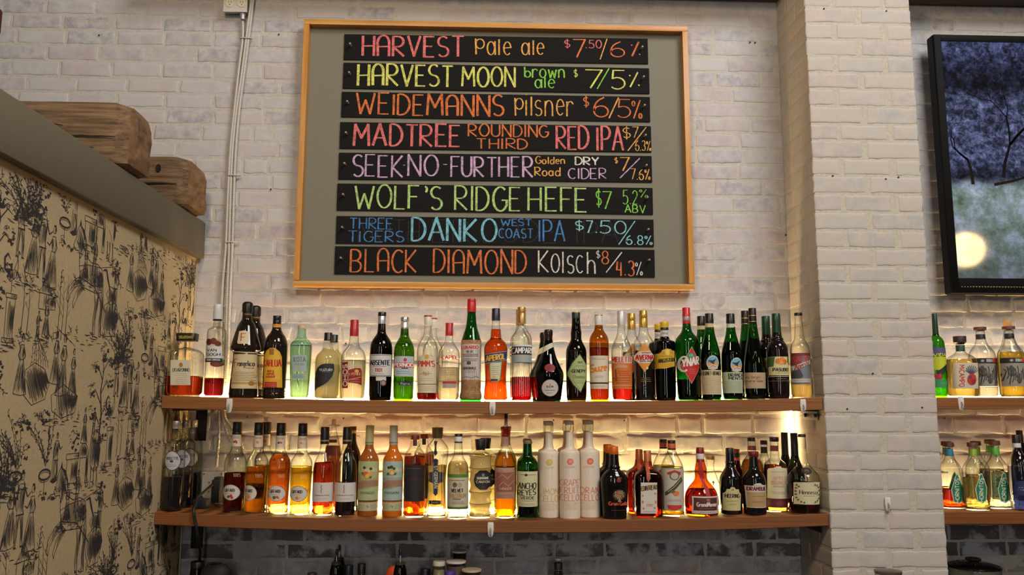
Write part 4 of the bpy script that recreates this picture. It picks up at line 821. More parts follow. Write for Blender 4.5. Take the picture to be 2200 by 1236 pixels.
def bottle(zone, shelf_kind, cx, base, prof, glass, label, deco=(), caps=(), liq=None, row=-.19, sq=None, grp=None, name='liquor_bottle', cat='bottle', seg=40, extra=None, thick=True):
    ox, oy, s = ZN[zone]
    Xc = onY(ox+cx/s, oy+base/s, row)[0]; Z0 = shelf_z(shelf_kind, Xc)+.0004
    def zr(y, hw):
        p = onY(ox+cx/s, oy+y/s, row); q = onY(ox+cx/s+1, oy+y/s, row); return p[2]-Z0, hw/s*(q[0]-p[0])
    P = [zr(y, h) for y, h in prof]; P[0] = (0.0, P[0][1])
    for i in range(1, len(P)):
        if P[i][0] <= P[i-1][0]: P[i] = (P[i-1][0]+.0015, P[i][1])
    SP = chaikin(P); zz = np.array([p[0] for p in SP]); rr = np.array([p[1] for p in SP])
    rfun = lambda z: float(np.interp(z, zz, rr))
    n0, ratio, ytop = sq if sq else (2.0, 1.0, None); ztop = zr(ytop, 1)[0] if ytop else 9
    def nfun(z): return n0 if z < ztop else max(2.0, n0+(2-n0)*(z-ztop)/.02)
    def rat(z): return ratio if z < ztop else ratio+(1-ratio)*min(1, (z-ztop)/.02)
    def ring(z, a, k=seg):
        n, b = nfun(z), a*rat(z)
        return [(a*sgp(math.cos(2*math.pi*j/k), 2/n), b*sgp(math.sin(2*math.pi*j/k), 2/n), z) for j in range(k)]
    root = empty(name, (Xc, row, Z0), label, cat, grp or GROUPS[shelf_kind])
    m = MB(); m.grid([ring(z, r) for z, r in SP], glass, True); m.f.append(tuple(range(seg))[::-1]); m.m.append(0)
    if extra: extra(m, rfun, zr)
    m.build('glass_body', root)
    if liq:
        lm, ly = liq; zl = min(zr(ly, 1)[0], zz[-1]-.004); zs = [.0045 if lm.node_tree.nodes.get('Principled BSDF') is None else .0012]+[z for z in zz if .008 < z < zl-.001]+[zl]
        m = MB(); m.grid([ring(z, max(rfun(z)-.0022, .001)*(.93 if i == 0 else 1)) for i, z in enumerate(zs)], lm, True); k = len(m.v)
        m.f += [tuple(range(seg))[::-1], tuple(range(k-seg, k))]; m.m += [0, 0]; m.build('liquid', root, angle=60)
    yb = row-.75*max(rr)*ratio
    def loc(x, y):
        p = onY(ox+x/s, oy+y/s, yb); return p[0]-Xc, p[2]-Z0
    def surf(x, z, off):
        a = rfun(z)+off; b = a*rat(z); n = nfun(z); x = max(-a*.995, min(a*.995, x)); return (x, -b*(1-(abs(x)/a)**n)**(1/n), z)
    for dname, shapes in deco:
        m = MB(); lay = 0
        for sh in shapes:
            off = .0007+.00016*lay; lay += 1; k = sh[0]
            if k in 'rodp':
                mat = sh[-1] if not isinstance(sh[-1], tuple) else flat(sh[-1], .6)
                if k == 'r': pts = [(sh[1], sh[3]), (sh[2], sh[3]), (sh[2], sh[4]), (sh[1], sh[4])]
                elif k == 'o': pts = [(sh[1]+sh[3]*math.cos(t), sh[2]+sh[4]*math.sin(t)) for t in np.linspace(0, 2*math.pi, 29)[:-1]]
                elif k == 'd': pts = [(sh[1], sh[2]-sh[4]), (sh[1]+sh[3], sh[2]), (sh[1], sh[2]+sh[4]), (sh[1]-sh[3], sh[2])]
                else: pts = sh[1]
                ys = [p[1] for p in pts]; y0, y1 = min(ys), max(ys); nr = max(3, min(24, int((y1-y0)/8)))
                if k in 'p': rows_y = sorted(set([y0+(y1-y0)*i/nr for i in range(nr+1)]+[min(max(y, y0+.01), y1-.01) for y in ys]))
                elif k == 'o': rows_y = [sh[2]-sh[4]*math.cos(math.pi*i/nr) for i in range(nr+1)]
                else: rows_y = [y0+(y1-y0)*i/nr for i in range(nr+1)]
                grid = []
                for y in rows_y:
                    yy = min(max(y, y0+.02), y1-.02); xs = []
                    for a, c in zip(pts, pts[1:]+pts[:1]):
                        if (a[1] <= yy) != (c[1] <= yy): xs.append(a[0]+(c[0]-a[0])*(yy-a[1])/(c[1]-a[1]))
                    if not xs: continue
                    l0, z = loc(min(xs), y); l1, _ = loc(max(xs), y); A = rfun(z)+off
                    t0, t1 = math.asin(max(-.99, min(.99, l0/A))), math.asin(max(-.99, min(.99, l1/A)))
                    nc = 12 if abs(t1-t0) > .6 else 6
                    grid.append((z, A, t0, t1))
                nc = max(4, min(14, int(max(abs(g[3]-g[2]) for g in grid)/.18)+2))
                m.grid([[surf(A*math.sin(t0+(t1-t0)*j/nc), z, off) for j in range(nc+1)] for z, A, t0, t1 in grid], mat)
            else:
                mp = lambda x, y: surf(*loc(x, y), off+m.lift)
                if k == 't':
                    _, txt, x0, x1, y0, y1, col, w = sh[:8]; mat = flat(col, .6); rot = sh[8] if len(sh) > 8 else 0
                    for st in (strokes(txt, x0, x1, y0, y1) if rot not in (1, -1) else strokes(txt, 0, y1-y0, 0, x1-x0)):
                        if rot == 1: st = [(x0+(x1-x0)-p[1], y0+p[0]) for p in st]      # reads downwards
                        if rot == -1: st = [(x0+p[1], y1-p[0]) for p in st]             # reads upwards
                        if rot not in (0, 1, -1): st = [(p[0], p[1]+(p[0]-(x0+x1)/2)*rot) for p in st]
                        m.ribbon(st, w, mat, mp, .3, 7)
                elif k == 'l': m.ribbon(sh[1], sh[3], flat(sh[2], .6), mp, 0, 7)
                elif k == 'f':                                                          # small print
                    _, x0, x1, y0, y1, nl, col, w = sh; q = random.Random(nl+int(x0))
                    for i in range(nl):
                        y = y0+(y1-y0)*(i+.5)/nl; x = x0+q.uniform(0, .12)*(x1-x0)
                        xe = x1-q.uniform(0, .12)*(x1-x0)
                        while x < xe:
                            l = q.uniform(4, 13); m.ribbon([(x, y), (min(x+l, xe), y)], w, flat(col, .6), mp); x += l+q.uniform(2.5, 4.5)
        m.build(dname, root)
    owner = {}
    for c in caps:
        cname, col, metal, rough, cp_ = c[:5]; q = [zr(y, h) for y, h in cp_]; m = MB()
        for i in range(1, len(q)):
            if q[i][0] <= q[i-1][0]: q[i] = (q[i-1][0]+.0006, q[i][1])
        cm = col if not isinstance(col, tuple) else flat(col, rough, metal)
        bev = []
        for i, (z, r) in enumerate(q):
            if i == len(q)-1: bev += [(z-.0012, r), (z-.0003, r-.0007), (z, r-.002)]
            else: bev.append((z, r))
        if len(c) > 5 and c[5] == 'sq':
            rows = []
            for z, r in bev: rows.append([(r*sgp(math.cos(2*math.pi*j/seg), 2/8), r*.75*sgp(math.sin(2*math.pi*j/seg), 2/8), z) for j in range(seg)])
            m.grid(rows, cm, True); k = len(m.v); m.f += [tuple(range(seg))[::-1], tuple(range(k-seg, k))]; m.m += [0, 0]
            if cname == 'cap' and len(c) > 6:
                _, txt, x0, x1, y0, y1, tc, w = c[6]; zt = (q[0][0]+q[-1][0])/2
                for st in strokes(txt, x0, x1, y0, y1): m.ribbon(st, w, flat(tc, .4, .3), lambda x, y: (loc(x, y)[0], -q[-1][1]*.75-.0006, loc(x, y)[1]), .2)
        else: m.lathe(bev, cm, seg=24)
        o = m.build(cname, owner.get(SUB.get(cname), root), angle=45)
        if cname not in SUB: owner[cname] = o
    BOT.append((root, float(max(rr)), float(max(rr))*ratio, shelf_kind))
    return root
def again(root, shelf_kind, dpx, row, label, grp=None):
    """the same kind of bottle once more, dpx photo pixels to the side, in another row"""
    kids = {}
    for q in COL.objects:
        if q.parent: kids.setdefault(q.parent.name, []).append(q)
    c = copy_tree(root, None, kids); x = root.location.x; dy = row-root.location.y
    c.location.x = x*(1+dy/(DIST+root.location.y))+dpx/545.0; c.location.y = row; c.location.z = shelf_z(shelf_kind, c.location.x)+.0004
    c['label'] = label
    BOT.append((c,)+next((q[1], q[2]) for q in BOT if q[0] == root)+(shelf_kind,))
    if grp: c['group'] = grp
    return c
K = (20, 18, 18); CRM = (222, 212, 186); WHT = (226, 222, 214); GLD = (196, 158, 84); RED = (178, 34, 34); NAVY = (30, 36, 62)
cap = lambda col, pts, metal=0.0, rough=.35, nm='cap': (nm, col, metal, rough, pts)

# ---- upper shelf, left part
bottle('A', 'u', 247, 1048, [(1048, 150), (1038, 164), (900, 166), (700, 165), (625, 163), (588, 140), (570, 90), (558, 40), (545, 27), (488, 26)], CLEAR,
  'square clear bottle with flat black cap, at the left end of the upper shelf', [('label', [('r', 118, 322, 684, 940, (206, 200, 176)), ('t', 'DISARONNO', 142, 312, 768, 803, (40, 40, 40), 5), ('o', 226, 735, 20, 24, (176, 108, 62)), ('f', 165, 290, 815, 930, 6, (150, 144, 126), 3)])],
  [('cap', (18, 18, 22), 0, .35, [(492, 95), (412, 99)], 'sq', ('t', 'DISARONNO', 192, 330, 434, 462, (190, 170, 80), 5))], (liquid((196, 70, 14)), 850), sq=(5, .75, 640), row=-.228)
bottle('A', 'u', 563, 1052, [(1052, 92), (1044, 99), (700, 98), (410, 95), (372, 92), (350, 50), (335, 37), (270, 36)], CLEAR,
  'tall clear vodka bottle with white cap and low dark red liquid, beside the conduits', [('label', [('o', 520, 500, 40, 34, (96, 30, 26)), ('o', 572, 492, 34, 34, (120, 44, 34)), ('o', 612, 518, 30, 28, (104, 34, 28)), ('o', 598, 722, 62, 34, (120, 48, 36)), ('o', 650, 700, 22, 20, (84, 140, 54)), ('r', 478, 648, 545, 666, (212, 210, 208)), ('r', 472, 646, 666, 706, (36, 34, 38)), ('t', 'VAN', 503, 600, 572, 598, (30, 30, 34), 6), ('t', 'GOGH', 500, 632, 614, 642, (30, 30, 34), 6), ('t', 'DOUBLE ESPRESSO', 498, 632, 676, 690, (220, 220, 220), 3)])],
  [cap((206, 206, 208), [(268, 46), (180, 45), (178, 42), (115, 42)]), cap((24, 24, 26), [(284, 45), (270, 46.5)], nm='neck_band')], (liquid((112, 16, 20)), 870))
monk = bottle('A', 'u', 868, 1060, [(1060, 140), (1050, 148), (980, 143), (800, 130), (640, 119), (600, 124), (585, 150), (568, 156), (480, 132), (400, 110), (320, 84), (290, 62), (262, 49), (150, 46)], BROWNBLK,
  'dark robe-shaped bottle with cream label and white rope, front one of the two', [('label', [('p', [(768, 622), (980, 622), (1008, 960), (1000, 975), (748, 975), (738, 960)], (206, 188, 142)), ('l', [(768, 624), (980, 624)], GLD, 4), ('r', 738, 1008, 908, 930, (176, 146, 78)), ('o', 945, 922, 25, 25, (150, 112, 46)), ('t', 'F', 772, 806, 674, 748, (172, 40, 36), 8), ('t', 'rangelico', 812, 968, 690, 745, (40, 34, 30), 6.5), ('t', 'LIQUEUR', 880, 965, 758, 770, (176, 80, 60), 2.5), ('f', 758, 985, 800, 900, 6, (70, 60, 48), 3)]),
   ('emblem', [('p', [(822, 388), (868, 382), (924, 390), (928, 500), (916, 520), (824, 520), (812, 506)], (206, 192, 156)), ('t', 'F', 850, 896, 412, 492, (150, 32, 30), 8)]),
   ('rope', [('l', [(745, 592), (800, 600), (880, 606), (960, 606), (1012, 600)], (206, 196, 180), 12), ('l', [(900, 606), (880, 700), (868, 760), (872, 812)], (200, 188, 168), 10), ('l', [(906, 606), (912, 720), (916, 880)], (200, 188, 168), 10)]), ('neck_band', [('r', 860, 962, 196, 222, (60, 46, 26)), ('l', [(862, 208), (960, 208)], (150, 116, 60), 6)])],
  [cap(K, [(196, 54), (120, 54), (102, 48), (90, 34)])], row=-.215)
again(monk, 'u', 17, -.1, 'dark robe-shaped bottle half hidden behind another of its kind')
bottle('A', 'u', 1180, 1065, [(1065, 108), (1052, 117), (1030, 117), (1022, 113), (1014, 118), (990, 113), (978, 119), (930, 117), (560, 119), (500, 114), (440, 90), (412, 66), (398, 60), (386, 52), (360, 45), (305, 42)], BROWNBLK,
  'black bottle with arched yellow label and red lettering on the upper shelf', [('label', [('p', [(1078, 640), (1105, 590), (1150, 562), (1200, 562), (1245, 600), (1262, 650), (1262, 965), (1072, 965)], (206, 160, 36)), ('p', [(1092, 640), (1125, 600), (1160, 585), (1195, 585), (1230, 615), (1246, 660), (1246, 880), (1092, 880)], (214, 172, 44)), ('r', 1140, 1190, 568, 632, (150, 106, 40)), ('t', 'KAHLUA', 1074, 1256, 682, 750, (186, 36, 28), 11), ('t', 'RUM &', 1120, 1188, 790, 808, (190, 50, 30), 6), ('t', 'COFFEE', 1114, 1194, 818, 836, (190, 50, 30), 6), ('t', 'LIQUEUR', 1106, 1198, 846, 864, (190, 50, 30), 6), ('r', 1086, 1216, 908, 962, (182, 40, 30)), ('f', 1100, 1205, 920, 955, 2, (220, 170, 60), 3)]),
   ('neck_band', [('r', 1160, 1250, 312, 345, (222, 150, 36)), ('f', 1170, 1240, 320, 338, 1, (180, 60, 30), 7)])], [cap(K, [(308, 42), (282, 42), (278, 39), (272, 42), (232, 41)])])
bottle('A', 'u', 1440, 1072, [(1072, 82), (1062, 90), (1000, 93), (800, 100), (545, 107), (520, 104), (490, 84), (462, 52), (440, 44), (360, 41)], AQUA,
  'pale aqua bottle with wooden stopper and blue-grey label', [('label', [('r', 1372, 1518, 632, 800, (158, 178, 178)), ('t', 'KOTA', 1390, 1508, 656, 704, (90, 110, 116), 7), ('f', 1385, 1505, 716, 740, 2, (96, 116, 120), 4), ('o', 1432, 760, 12, 18, (190, 170, 80)), ('r', 1366, 1502, 826, 876, (150, 170, 172)), ('f', 1378, 1490, 834, 868, 3, (100, 118, 122), 3)]), ('stem', [('l', [(1420, 800), (1424, 870), (1432, 920), (1440, 950)], (34, 50, 36), 8)])],
  [cap((204, 164, 134), [(364, 42), (330, 42)], nm='stopper')], (liquid((232, 238, 206)), 536), sq=(3.2, .9, 540))
yz = bottle('A', 'u', 1715, 1075, [(1075, 114), (1064, 123), (900, 124), (700, 126), (640, 115), (600, 78), (575, 56), (520, 49), (485, 42)], MILK,
  'milky pale yellow bottle with dark leaf-shaped label, in front of its twin', [('label', [('p', [(1592, 1000), (1594, 880), (1602, 810), (1630, 760), (1670, 730), (1720, 720), (1795, 722), (1798, 780), (1780, 850), (1740, 905), (1690, 940), (1630, 965)], (34, 33, 36)), ('t', 'YUZURI', 1650, 1780, 774, 798, (206, 206, 200), 4.5), ('f', 1670, 1770, 806, 816, 1, (110, 108, 106), 3)])],
  [cap(K, [(486, 43), (470, 43), (466, 40), (405, 41)])], (liquid((250, 244, 200), .1, .5), 560))
again(yz, 'u', 12, -.1, 'milky yellow bottle hidden behind its leaf-labelled twin, only its black cap clear')
bottle('B', 'u', 175, 1078, [(1078, 116), (1066, 126), (700, 128), (640, 124), (590, 104), (555, 66), (530, 52), (440, 44), (420, 41)], CLEAR,
  'clear round-shouldered bottle with red cap and upright red name strip', [('label', [('p', [(138, 790), (200, 768), (258, 766), (270, 800), (268, 942), (230, 925), (140, 915)], (140, 30, 34)), ('o', 224, 798, 22, 18, (214, 160, 70)), ('t', 'LYCHEE', 150, 262, 816, 838, (226, 190, 120), 4), ('l', [(142, 888), (200, 876), (262, 858)], (214, 176, 130), 5), ('f', 160, 262, 872, 920, 2, (222, 160, 110), 4)]), ('name_strip', [('p', [(70, 712), (134, 700), (134, 972), (70, 972)], (134, 26, 32)), ('t', 'SOHO', 82, 126, 730, 950, (232, 214, 206), 9, 1)])],
  [cap((170, 30, 36), [(440, 46), (360, 45), (356, 43), (275, 43)])], (liquid((240, 236, 214)), 690))
bottle('B', 'u', 458, 1085, [(1085, 106), (1074, 114), (900, 115), (560, 116), (500, 104), (450, 72), (415, 46), (380, 42), (315, 39)], OLIVE,
  'dark olive bottle with silver neck foil and white label in navy capitals', [('label', [('r', 346, 570, 626, 850, (204, 202, 200)), ('l', [(350, 636), (566, 636)], NAVY, 4), ('l', [(350, 842), (566, 842)], NAVY, 4), ('t', 'ABSENTE', 356, 556, 688, 735, NAVY, 10), ('f', 375, 540, 744, 756, 1, (90, 90, 104), 4), ('t', '1101', 414, 484, 770, 804, RED, 7), ('f', 390, 520, 812, 832, 1, (120, 120, 124), 3)]), ('seal', [('r', 420, 522, 856, 896, (206, 200, 190)), ('o', 495, 918, 28, 32, (112, 74, 70)), ('o', 495, 918, 19, 23, (158, 128, 120))])],
  [cap((188, 190, 194), [(316, 41), (236, 41)], .6, .3, 'neck_foil'), cap(K, [(237, 42), (196, 42)])], (liquid((30, 26, 12)), 560))
bottle('B', 'u', 695, 1085, [(1085, 96), (1072, 103), (700, 104), (580, 105), (520, 90), (470, 60), (436, 42), (300, 39)], LIME,
  'bright green bottle with silver neck foil and red-banded pale label', [('label', [('p', [(602, 660), (616, 646), (798, 646), (798, 850), (620, 850), (600, 834)], (176, 188, 196)), ('o', 718, 684, 18, 20, (184, 60, 60)), ('r', 594, 800, 710, 760, (190, 40, 40)), ('t', 'PERNOD', 604, 798, 718, 752, (232, 226, 220), 9), ('r', 680, 746, 764, 774, NAVY), ('f', 620, 780, 790, 830, 2, (120, 130, 150), 4)]), ('small_label', [('r', 650, 782, 908, 944, (36, 42, 74)), ('t', 'Paris', 672, 764, 916, 936, (190, 190, 200), 4)])],
  [cap((200, 196, 190), [(430, 41), (298, 40)], .5, .35, 'neck_foil'), cap((166, 168, 172), [(292, 42), (246, 42)], .7, .3)], (liquid((190, 214, 70)), 860))
pm = bottle('B', 'u', 935, 1085, [(1085, 98), (1072, 105), (700, 106), (570, 108), (515, 92), (470, 60), (430, 42), (330, 36)], CLEAR,
  'clear bottle with red-topped white cap and tall cream label, front of two', [('label', [('p', [(840, 650), (905, 650), (912, 632), (935, 624), (960, 632), (966, 650), (1032, 650), (1032, 1020), (840, 1020)], (214, 202, 172)), ('o', 938, 652, 24, 28, (204, 160, 70)), ('t', "PIMM'S", 850, 1016, 694, 752, (188, 42, 34), 9), ('l', [(870, 830), (905, 815), (940, 826), (990, 822)], (160, 140, 96), 4), ('t', 'No1', 905, 960, 800, 842, (176, 140, 70), 5), ('f', 865, 1010, 862, 905, 2, (170, 150, 120), 3), ('l', [(840, 930), (1032, 930)], (60, 56, 50), 4), ('f', 860, 1015, 945, 1000, 3, (176, 158, 128), 3)])],
  [cap((214, 206, 194), [(330, 39), (242, 40)]), cap((178, 36, 36), [(242, 41.5), (228, 41.5)], nm='cap_top')], (liquid((150, 24, 26)), 1012))
again(pm, 'u', 11, -.1, 'clear bottle with red-topped white cap, half hidden behind its twin')
bottle('B', 'u', 1156, 1085, [(1085, 104), (1074, 111), (800, 111), (620, 110), (570, 94), (525, 58), (495, 42), (435, 38)], CLEAR,
  'clear bottle of colourless spirit with red cap and red name printed on glass', [('label', [('r', 1097, 1236, 904, 926, (186, 40, 40)), ('r', 1097, 1236, 926, 970, (160, 158, 154)), ('f', 1105, 1235, 785, 895, 6, (96, 92, 84), 4), ('t', 'CAPEL', 1088, 1254, 642, 676, (196, 40, 44), 9)])],
  [cap((178, 32, 38), [(436, 40), (380, 40), (376, 38), (306, 40)])], (liquid((244, 238, 214)), 762))
bottle('B', 'u', 1385, 1082, [(1082, 102), (1072, 112), (1030, 112), (1018, 100), (900, 100), (700, 102), (488, 104), (476, 97), (420, 82), (360, 60), (300, 50), (195, 43)], GREEN,
  'tallest bottle with green neck, red cap and straw-wrapped base', [('straw_wrap', [('r', 1268, 1502, 478, 1081.5, mortar_mat('woven_straw', (150, 112, 76), (184, 144, 102)))]+[('l', [(1272, y), (1498, y)], (134, 98, 66), 2.5) for y in range(892, 1075, 14)]), ('label', [('r', 1287, 1482, 520, 886, (200, 198, 198)), ('r', 1290, 1466, 536, 574, (222, 206, 204)), ('t', 'LUXARDO', 1294, 1460, 540, 570, (194, 34, 40), 8), ('o', 1352, 598, 14, 14, (110, 106, 106)), ('o', 1392, 598, 14, 14, (110, 106, 106)), ('f', 1294, 1470, 618, 652, 2, (90, 88, 90), 8), ('f', 1300, 1460, 664, 700, 2, (110, 108, 110), 6), ('o', 1365, 714, 24, 18, (70, 70, 74)), ('t', 'ORIGINALE', 1306, 1440, 756, 778, (60, 60, 62), 5), ('f', 1310, 1440, 785, 815, 2, (120, 118, 120), 3), ('l', [(1296, 862), (1340, 852), (1390, 866), (1440, 850), (1470, 862)], (120, 118, 122), 4)])],
  [cap((188, 32, 30), [(196, 46), (100, 45), (96, 43), (88, 44), (60, 43)])], (liquid((60, 110, 40)), 480))
bottle('B', 'u', 1638, 1095, [(1095, 114), (1082, 123), (1040, 122), (920, 108), (840, 108), (700, 114), (600, 121), (545, 119), (500, 96), (475, 66), (455, 56), (375, 52), (368, 44), (280, 40)], CLEAR,
  'waisted bottle full of bright orange aperitif with slanted blue name band', [('label', [('p', [(1574, 706), (1706, 698), (1690, 880), (1668, 908), (1600, 910), (1580, 886)], (110, 150, 84)), ('p', [(1582, 712), (1698, 704), (1682, 876), (1662, 900), (1606, 902), (1588, 880)], (206, 204, 178)), ('o', 1624, 858, 20, 20, (214, 180, 90)), ('r', 1590, 1662, 878, 898, (40, 48, 80)), ('f', 1600, 1680, 740, 840, 5, (140, 150, 130), 4), ('p', [(1526, 622), (1750, 588), (1752, 690), (1530, 726)], (40, 62, 116)), ('l', [(1528, 628), (1750, 594)], (210, 190, 150), 4), ('l', [(1530, 720), (1752, 684)], (210, 190, 150), 4), ('t', 'APEROL', 1542, 1736, 632, 686, (232, 178, 52), 13, -.15)])],
  [cap((34, 38, 64), [(282, 44), (210, 43), (206, 41), (158, 42)])], (liquid((250, 88, 10)), 370))

# ---- upper shelf, middle
cp_b = bottle('C', 'u', 98, 1095, [(1095, 95), (1084, 104), (700, 104), (470, 104), (425, 90), (390, 62), (355, 42), (315, 35)], CLEAR,
  'clear fluted bottle of red bitter with gold cap and black-and-white name band, front of two', [('label', [('r', -6, 206, 526, 546, (214, 214, 212)), ('r', -6, 206, 546, 630, (28, 28, 32)), ('t', 'CAMPARI', 0, 204, 560, 616, (228, 226, 220), 10), ('r', -6, 206, 630, 706, (158, 166, 164)), ('f', 40, 170, 650, 690, 2, (196, 176, 130), 5)]), ('fluting', [('l', [(x, 722), (x, 1055)], (206, 180, 180), 3) for x in range(20, 190, 19)])],
  [cap((176, 142, 84), [(312, 42), (208, 42), (206, 40), (196, 42), (145, 42)], .55, .35)], (liquid((216, 24, 30)), 858))
c2 = again(cp_b, 'u', -1, -.1, 'bottle of red bitter with gold cap, standing behind another of its kind')
dom = bottle('C', 'u', 374, 1095, [(1095, 120), (1084, 130), (980, 140), (880, 152), (828, 155), (790, 143), (720, 108), (650, 78), (580, 60), (520, 50), (478, 44)], DGREEN,
  'dark green bell-shaped bottle with red wax seal and round white label', [('label', [('o', 388, 970, 90, 90, (60, 56, 54)), ('o', 388, 970, 84, 84, (198, 190, 184)), ('o', 386, 935, 10, 10, (200, 150, 60)), ('t', 'D.O.M.', 352, 424, 948, 966, (60, 54, 54), 5), ('f', 322, 452, 984, 1004, 1, (70, 64, 66), 6), ('f', 350, 425, 1012, 1030, 1, (120, 112, 110), 4)]), ('wax_seal', [('o', 386, 764, 55, 42, (140, 16, 22)), ('o', 386, 764, 36, 27, (112, 10, 16))]), ('neck_strap', [('p', [(292, 570), (350, 530), (425, 498), (438, 540), (372, 575), (300, 618)], (206, 198, 180))])],
  [cap((40, 20, 24), [(482, 42), (440, 42), (425, 46), (390, 45), (374, 40)], 0, .2, 'wax_cap')], (liquid((16, 36, 16)), 600), row=-.215)
again(dom, 'u', -12, -.1, 'dark green bell-shaped bottle behind its wax-sealed twin')
bottle('C', 'u', 660, 1095, [(1095, 94), (1080, 103), (800, 105), (610, 106), (560, 98), (510, 70), (475, 54), (440, 54), (410, 56), (370, 50), (320, 44), (258, 42)], OLIVE,
  'dark olive bottle with pale green diamond label and bulged neck', [('label', [('p', [(690, 620), (768, 730), (765, 880), (700, 1020), (620, 940), (562, 840), (562, 810), (610, 710)], (60, 74, 52)), ('p', [(690, 632), (762, 735), (759, 876), (698, 1008), (626, 932), (570, 838), (570, 812), (616, 716)], (166, 180, 118)), ('t', 'GENEPY', 612, 752, 782, 814, (30, 50, 50), 8), ('t', 'Chamois', 622, 748, 836, 872, (120, 120, 76), 5), ('f', 640, 742, 740, 752, 1, (110, 124, 84), 5), ('t', '1821', 668, 718, 700, 716, (80, 96, 60), 4), ('f', 640, 730, 890, 925, 2, (110, 124, 84), 4), ('l', [(640, 750), (625, 790), (590, 800)], (90, 104, 70), 3), ('l', [(620, 880), (640, 920), (690, 980)], (90, 104, 70), 3)])],
  [cap((34, 54, 44), [(262, 43), (202, 43)], .3, .4, 'neck_foil'), cap((196, 160, 80), [(203, 44), (194, 44)], .7, .3)], (liquid((120, 84, 10)), 655))
bottle('C', 'u', 895, 1095, [(1095, 90), (1080, 97), (700, 98), (510, 101), (450, 92), (410, 68), (380, 46), (330, 40)], AMBERG,
  'amber yellow bottle with white cap and white label in slanted orange letters', [('label', [('r', 798, 984, 640, 978, (214, 204, 184)), ('f', 815, 960, 660, 685, 2, (150, 140, 124), 5), ('t', 'Suze', 806, 968, 726, 800, (220, 126, 40), 16, -.12), ('f', 840, 940, 840, 870, 2, (150, 136, 116), 4), ('r', 798, 984, 912, 926, (40, 36, 34)), ('f', 820, 960, 940, 965, 2, (160, 148, 128), 3)])],
  [cap((206, 202, 198), [(330, 44), (232, 42)]), cap((196, 160, 80), [(233, 43), (224, 43)], .7, .3, 'cap_top')], (liquid((190, 110, 14)), 560))
bottle('C', 'u', 1128, 1092, [(1092, 96), (1076, 103), (800, 104), (580, 108), (520, 88), (460, 58), (420, 42), (335, 36)], CLEAR,
  'clear bottle with white foil cap, orange picture label and low red liquid', [('label', [('r', 1020, 1232, 648, 716, (206, 190, 172)), ('t', 'MELETTI', 1024, 1216, 656, 706, (190, 46, 36), 9), ('r', 1020, 1232, 716, 980, (206, 112, 48)), ('p', [(1034, 780), (1080, 726), (1170, 740), (1190, 770), (1120, 765)], (190, 150, 110)), ('l', [(1060, 780), (1066, 900)], (110, 66, 36), 12), ('l', [(1030, 868), (1210, 866)], (120, 70, 40), 5), ('f', 1040, 1215, 880, 930, 2, (120, 60, 36), 5), ('f', 1080, 1215, 790, 850, 3, (186, 70, 36), 6), ('l', [(1022, 946), (1230, 944)], (220, 180, 150), 5)])],
  [cap((200, 198, 200), [(332, 41), (255, 43), (250, 41), (186, 40)], .3, .4)], (liquid((190, 28, 20)), 980))
av = bottle('C', 'u', 1358, 1092, [(1092, 95), (1078, 101), (800, 103), (560, 106), (500, 100), (455, 72), (420, 50), (350, 42)], CLEAR,
  'bottle of near-black amaro with gold cap and orange lens-shaped label, front one', [('label', [('d', 1352, 655, 103, 155, (206, 164, 70)), ('d', 1352, 655, 97, 146, (214, 138, 52)), ('p', [(1256, 640), (1300, 596), (1400, 592), (1448, 630), (1448, 680), (1400, 716), (1300, 716), (1256, 680)], (216, 206, 192)), ('t', 'AMARO', 1322, 1414, 604, 620, (60, 44, 40), 4), ('t', 'AVERNA', 1268, 1446, 634, 682, (186, 28, 34), 11), ('t', 'SICILIANO', 1306, 1432, 690, 704, (60, 44, 40), 4), ('o', 1376, 768, 14, 14, (220, 200, 150))]), ('gold_print', [('f', 1310, 1420, 860, 912, 3, (150, 120, 60), 5)])],
  [cap((190, 152, 72), [(350, 44), (262, 43), (258, 40), (250, 43), (215, 43), (212, 41), (180, 41)], .6, .32)], (liquid((26, 14, 10)), 590))
again(av, 'u', -25, -.1, 'bottle of near-black amaro with gold cap, partly hidden behind its twin')
ag = bottle('C', 'u', 1572, 1092, [(1092, 96), (1080, 102), (800, 104), (560, 107), (505, 106), (490, 92), (480, 58), (462, 46), (440, 42)], thin_glass((66, 30, 16), edge=.3),
  'dark brown square-shouldered bottle with yellow cap and slanted yellow label, front of two', [('label', [('p', [(1472, 620), (1520, 606), (1530, 584), (1575, 568), (1622, 576), (1634, 596), (1662, 590), (1664, 746), (1560, 772), (1474, 776)], (206, 166, 40)), ('o', 1582, 606, 26, 28, (226, 196, 90)), ('o', 1544, 612, 18, 20, (190, 146, 50)), ('o', 1620, 604, 18, 20, (190, 146, 50)), ('t', 'ANGOSTURA', 1496, 1662, 668, 706, (40, 34, 24), 7, -.1), ('f', 1520, 1640, 640, 652, 1, (110, 84, 30), 4), ('f', 1520, 1640, 716, 756, 2, (110, 84, 30), 3)]), ('neck_label', [('r', 1528, 1612, 378, 440, (206, 198, 184)), ('f', 1540, 1602, 396, 420, 2, (60, 60, 110), 6)])],
  [cap((28, 22, 20), [(378, 42), (352, 42)], nm='neck_ring'), cap((208, 176, 30), [(354, 42), (320, 44), (294, 43)])], (liquid((34, 16, 10)), 500))
again(ag, 'u', -12, -.1, 'dark brown bottle with yellow cap behind its twin, beside the red diamond label')

